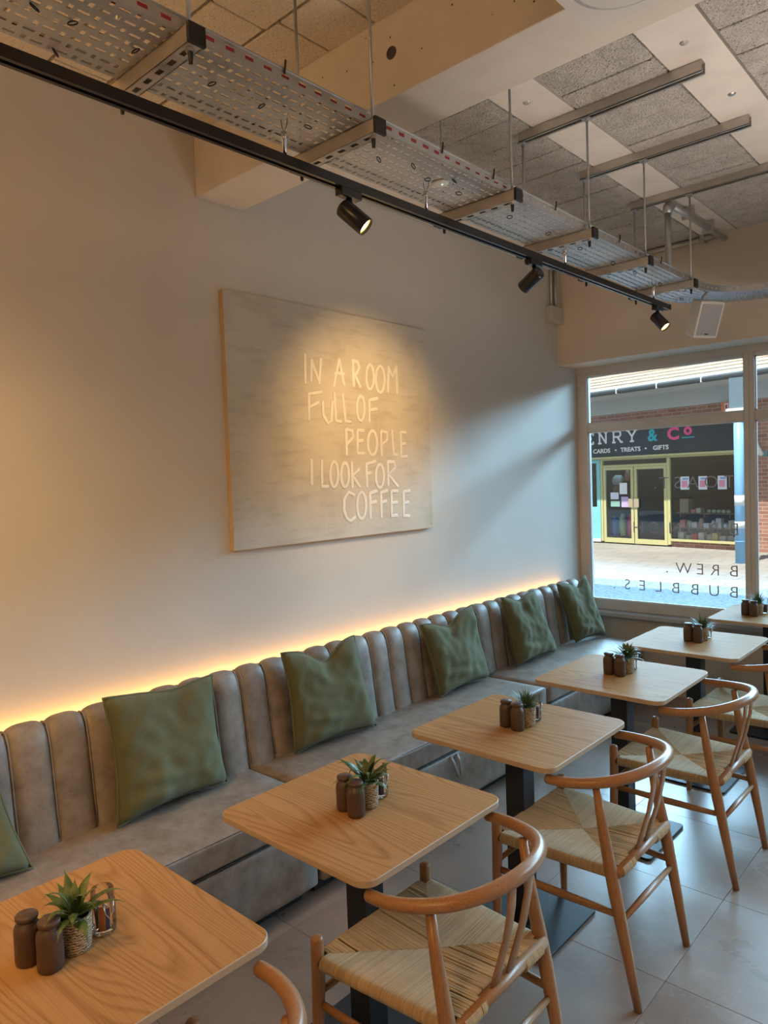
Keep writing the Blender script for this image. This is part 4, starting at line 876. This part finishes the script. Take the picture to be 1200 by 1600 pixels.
fitem('notice', 'white notice with red header on the left shop door', 'notice', -2.02, -1.82, -.03, -.022, 1.16, 1.42, (.70, .76, .80)); fitem('notice', 'lilac notice on the left shop door', 'notice', -1.98, -1.80, -.03, -.022, .86, 1.10, (.48, .38, .70)); fitem('notice', 'green opening notice on the left shop door', 'notice', -2.27, -2.02, -.03, -.022, .87, 1.0, (.22, .42, .38)); fitem('notice', 'pale blue and white notice on the left shop door', 'notice', -2.27, -2.05, -.03, -.022, 1.04, 1.20, (.58, .66, .80))
fitem('balloon', 'bright blue foil balloon behind the shop door', 'balloon', -2.36, -2.18, .06, .24, .16, .62, (.02, .22, .75), None, True); fitem('balloon', 'white and green balloon behind the shop door', 'balloon', -2.16, -1.99, .06, .24, .18, .70, (.45, .75, .45), None, True); fitem('balloon', 'pink foil balloon behind the shop door', 'balloon', -1.94, -1.76, .06, .24, .16, .68, (.85, .05, .35), None, True); fitem('balloon', 'grey cap-shaped decoration in the door glass', 'decoration', -2.30, -2.02, .06, .2, 1.37, 1.60, (.45, .48, .48), None, True); fitem('decoration', 'brown bear-like decoration in the door glass', 'decoration', -2.33, -2.10, .1, .25, 1.10, 1.36, (.28, .16, .12), None, True); fitem('paper_cone', 'brown paper cone in the door glass', 'cone', -1.99, -1.86, .1, .2, 1.45, 1.72, (.40, .22, .16), None, True)
for k, z in enumerate((.745, .43)):
    s_ = thing('display_shelf', ['upper', 'lower'][k]+' wooden display shelf in the shop window', 'shelf', FP, FA, 'display shelves'); sb('board', -.68, .60, .10, .45, z-.02, z, M['shelf'], s_)
    for xx in (-.6, -.05, .5): sb('bracket', xx, xx+.02, .10, .40, z-.10, z-.02, M['shelf'], s_)
rnd = random.Random(9); items = [(-.62, .20, .745, .30, (.42, .36, .28)), (-.36, .10, .745, .07, (.75, .35, .45)), (-.24, .10, .745, .10, (.65, .66, .66)), (-.30, .08, .86, .10, (.7, .7, .7))]
for x, wd, z, h, c in items[:3]: fitem('gift_box', {-.62: 'tan gift box with dark windows on the upper shelf', -.36: 'pink box on the upper shelf', -.24: 'pale box beside the pink one on the upper shelf'}[x], 'box', x, x+wd, .14, .30, z+.001, z+h, c)
for k in range(5): fitem('cup', 'small pale green cup in a row on the upper shelf', 'cup', -.02+k*.105, .07+k*.105, .14, .23, .746, .82, (.55, .68, .62), 'cups on the upper shelf', True)
GA = [((.85, .32, .26), 'red gift box'), ((.8, .8, .76), 'white teapot-shaped gift'), ((.85, .84, .8), 'cream gift box'), ((.62, .46, .30), 'tan jar'), ((.8, .82, .84), 'pale grey gift box'), ((.75, .78, .8), 'pale blue-grey mug'), ((.8, .8, .8), 'plain white box'), ((.55, .62, .70), 'slate blue jar'), ((.7, .6, .5), 'beige gift box')]
GB = [((.8, .85, .84), 'mint white box'), ((.85, .8, .75), 'cream pot'), ((.8, .12, .12), 'bright red box'), ((.85, .85, .85), 'white box'), ((.75, .7, .65), 'stone coloured pot'), ((.85, .75, .3), 'yellow box'), ((.8, .8, .85), 'lilac white box'), ((.85, .86, .82), 'ivory pot'), ((.8, .7, .6), 'sand coloured box')]
for k, (c, nm) in enumerate(GA):
    x = -.62+k*.135; fitem('gift', nm+' on the lower display shelf across the street', 'gift', x, x+.115, .14, .26, .431, .431+rnd.uniform(.10, .22), c, 'gifts on the lower shelf', k % 2 == 1)
for k, (c, nm) in enumerate(GB):
    x = -.66+k*.155; fitem('gift', nm+' on the shop window floor below the shelves', 'gift', x, x+.13, .12, .25, .135, .135+rnd.uniform(.12, .22), c, 'gifts on the window floor', k % 3 == 1)
# ground floor board of the display
tag(sb('display_floor', -.73, .92, .02, .5, .12, .134, M['shelf'], shop), None)
# cctv camera, small red sign
t = thing('security_camera', 'grey security camera on the brick pier across the street', 'camera', FP, FA); sb('mount', 1.26, 1.36, -.10, -.042, 1.88, 2.0, flat((.10, .22, .28)), t); obj('body', tube(BM(), [(1.16, -.14, 2.16), (1.27, -.12, 1.92)], .045, 12, rnd=True), flat((.62, .62, .58)), t, smooth=True)
t = thing('hanging_sign', 'small red and white sign under the fascia across the street', 'sign', FP, FA); sb('board', .50, .67, -.16, -.10, 2.76, 3.01, flat((.60, .20, .10)), t); sb('print', .57, .65, -.162, -.160, 2.80, 2.98, flat((.65, .60, .62)), t); sb('print', .59, .63, -.164, -.162, 2.83, 2.95, flat((.25, .05, .08)), t)
# street post
t = thing('street_post', 'pale blue steel post with white bands in the street', 'post', (-1.118, 13.60, 0))
obj('shaft', tube(BM(), [(0, 0, 0), (0, 0, 3.0)], .085, 24), M['post'], t, smooth=True)
for z0, z1 in ((1.02, 1.20), (.62, .74)): obj('band', lathe(BM(), [(.086, z0), (.0875, z0), (.0875, z1), (.086, z1)], 24), M['postband'], t, smooth=True)
obj('collar', lathe(BM(), [(.086, .385), (.089, .385), (.089, .40), (.086, .40)], 24), M['post'], t); obj('head_box', bx(-.12, .14, -.12, .12, 2.72, 3.25), flat((.12, .19, .24)), t); obj('lamp_cover', bx(-.17, .17, -.14, .14, 2.62, 2.72), flat((.75, .77, .75)), t)
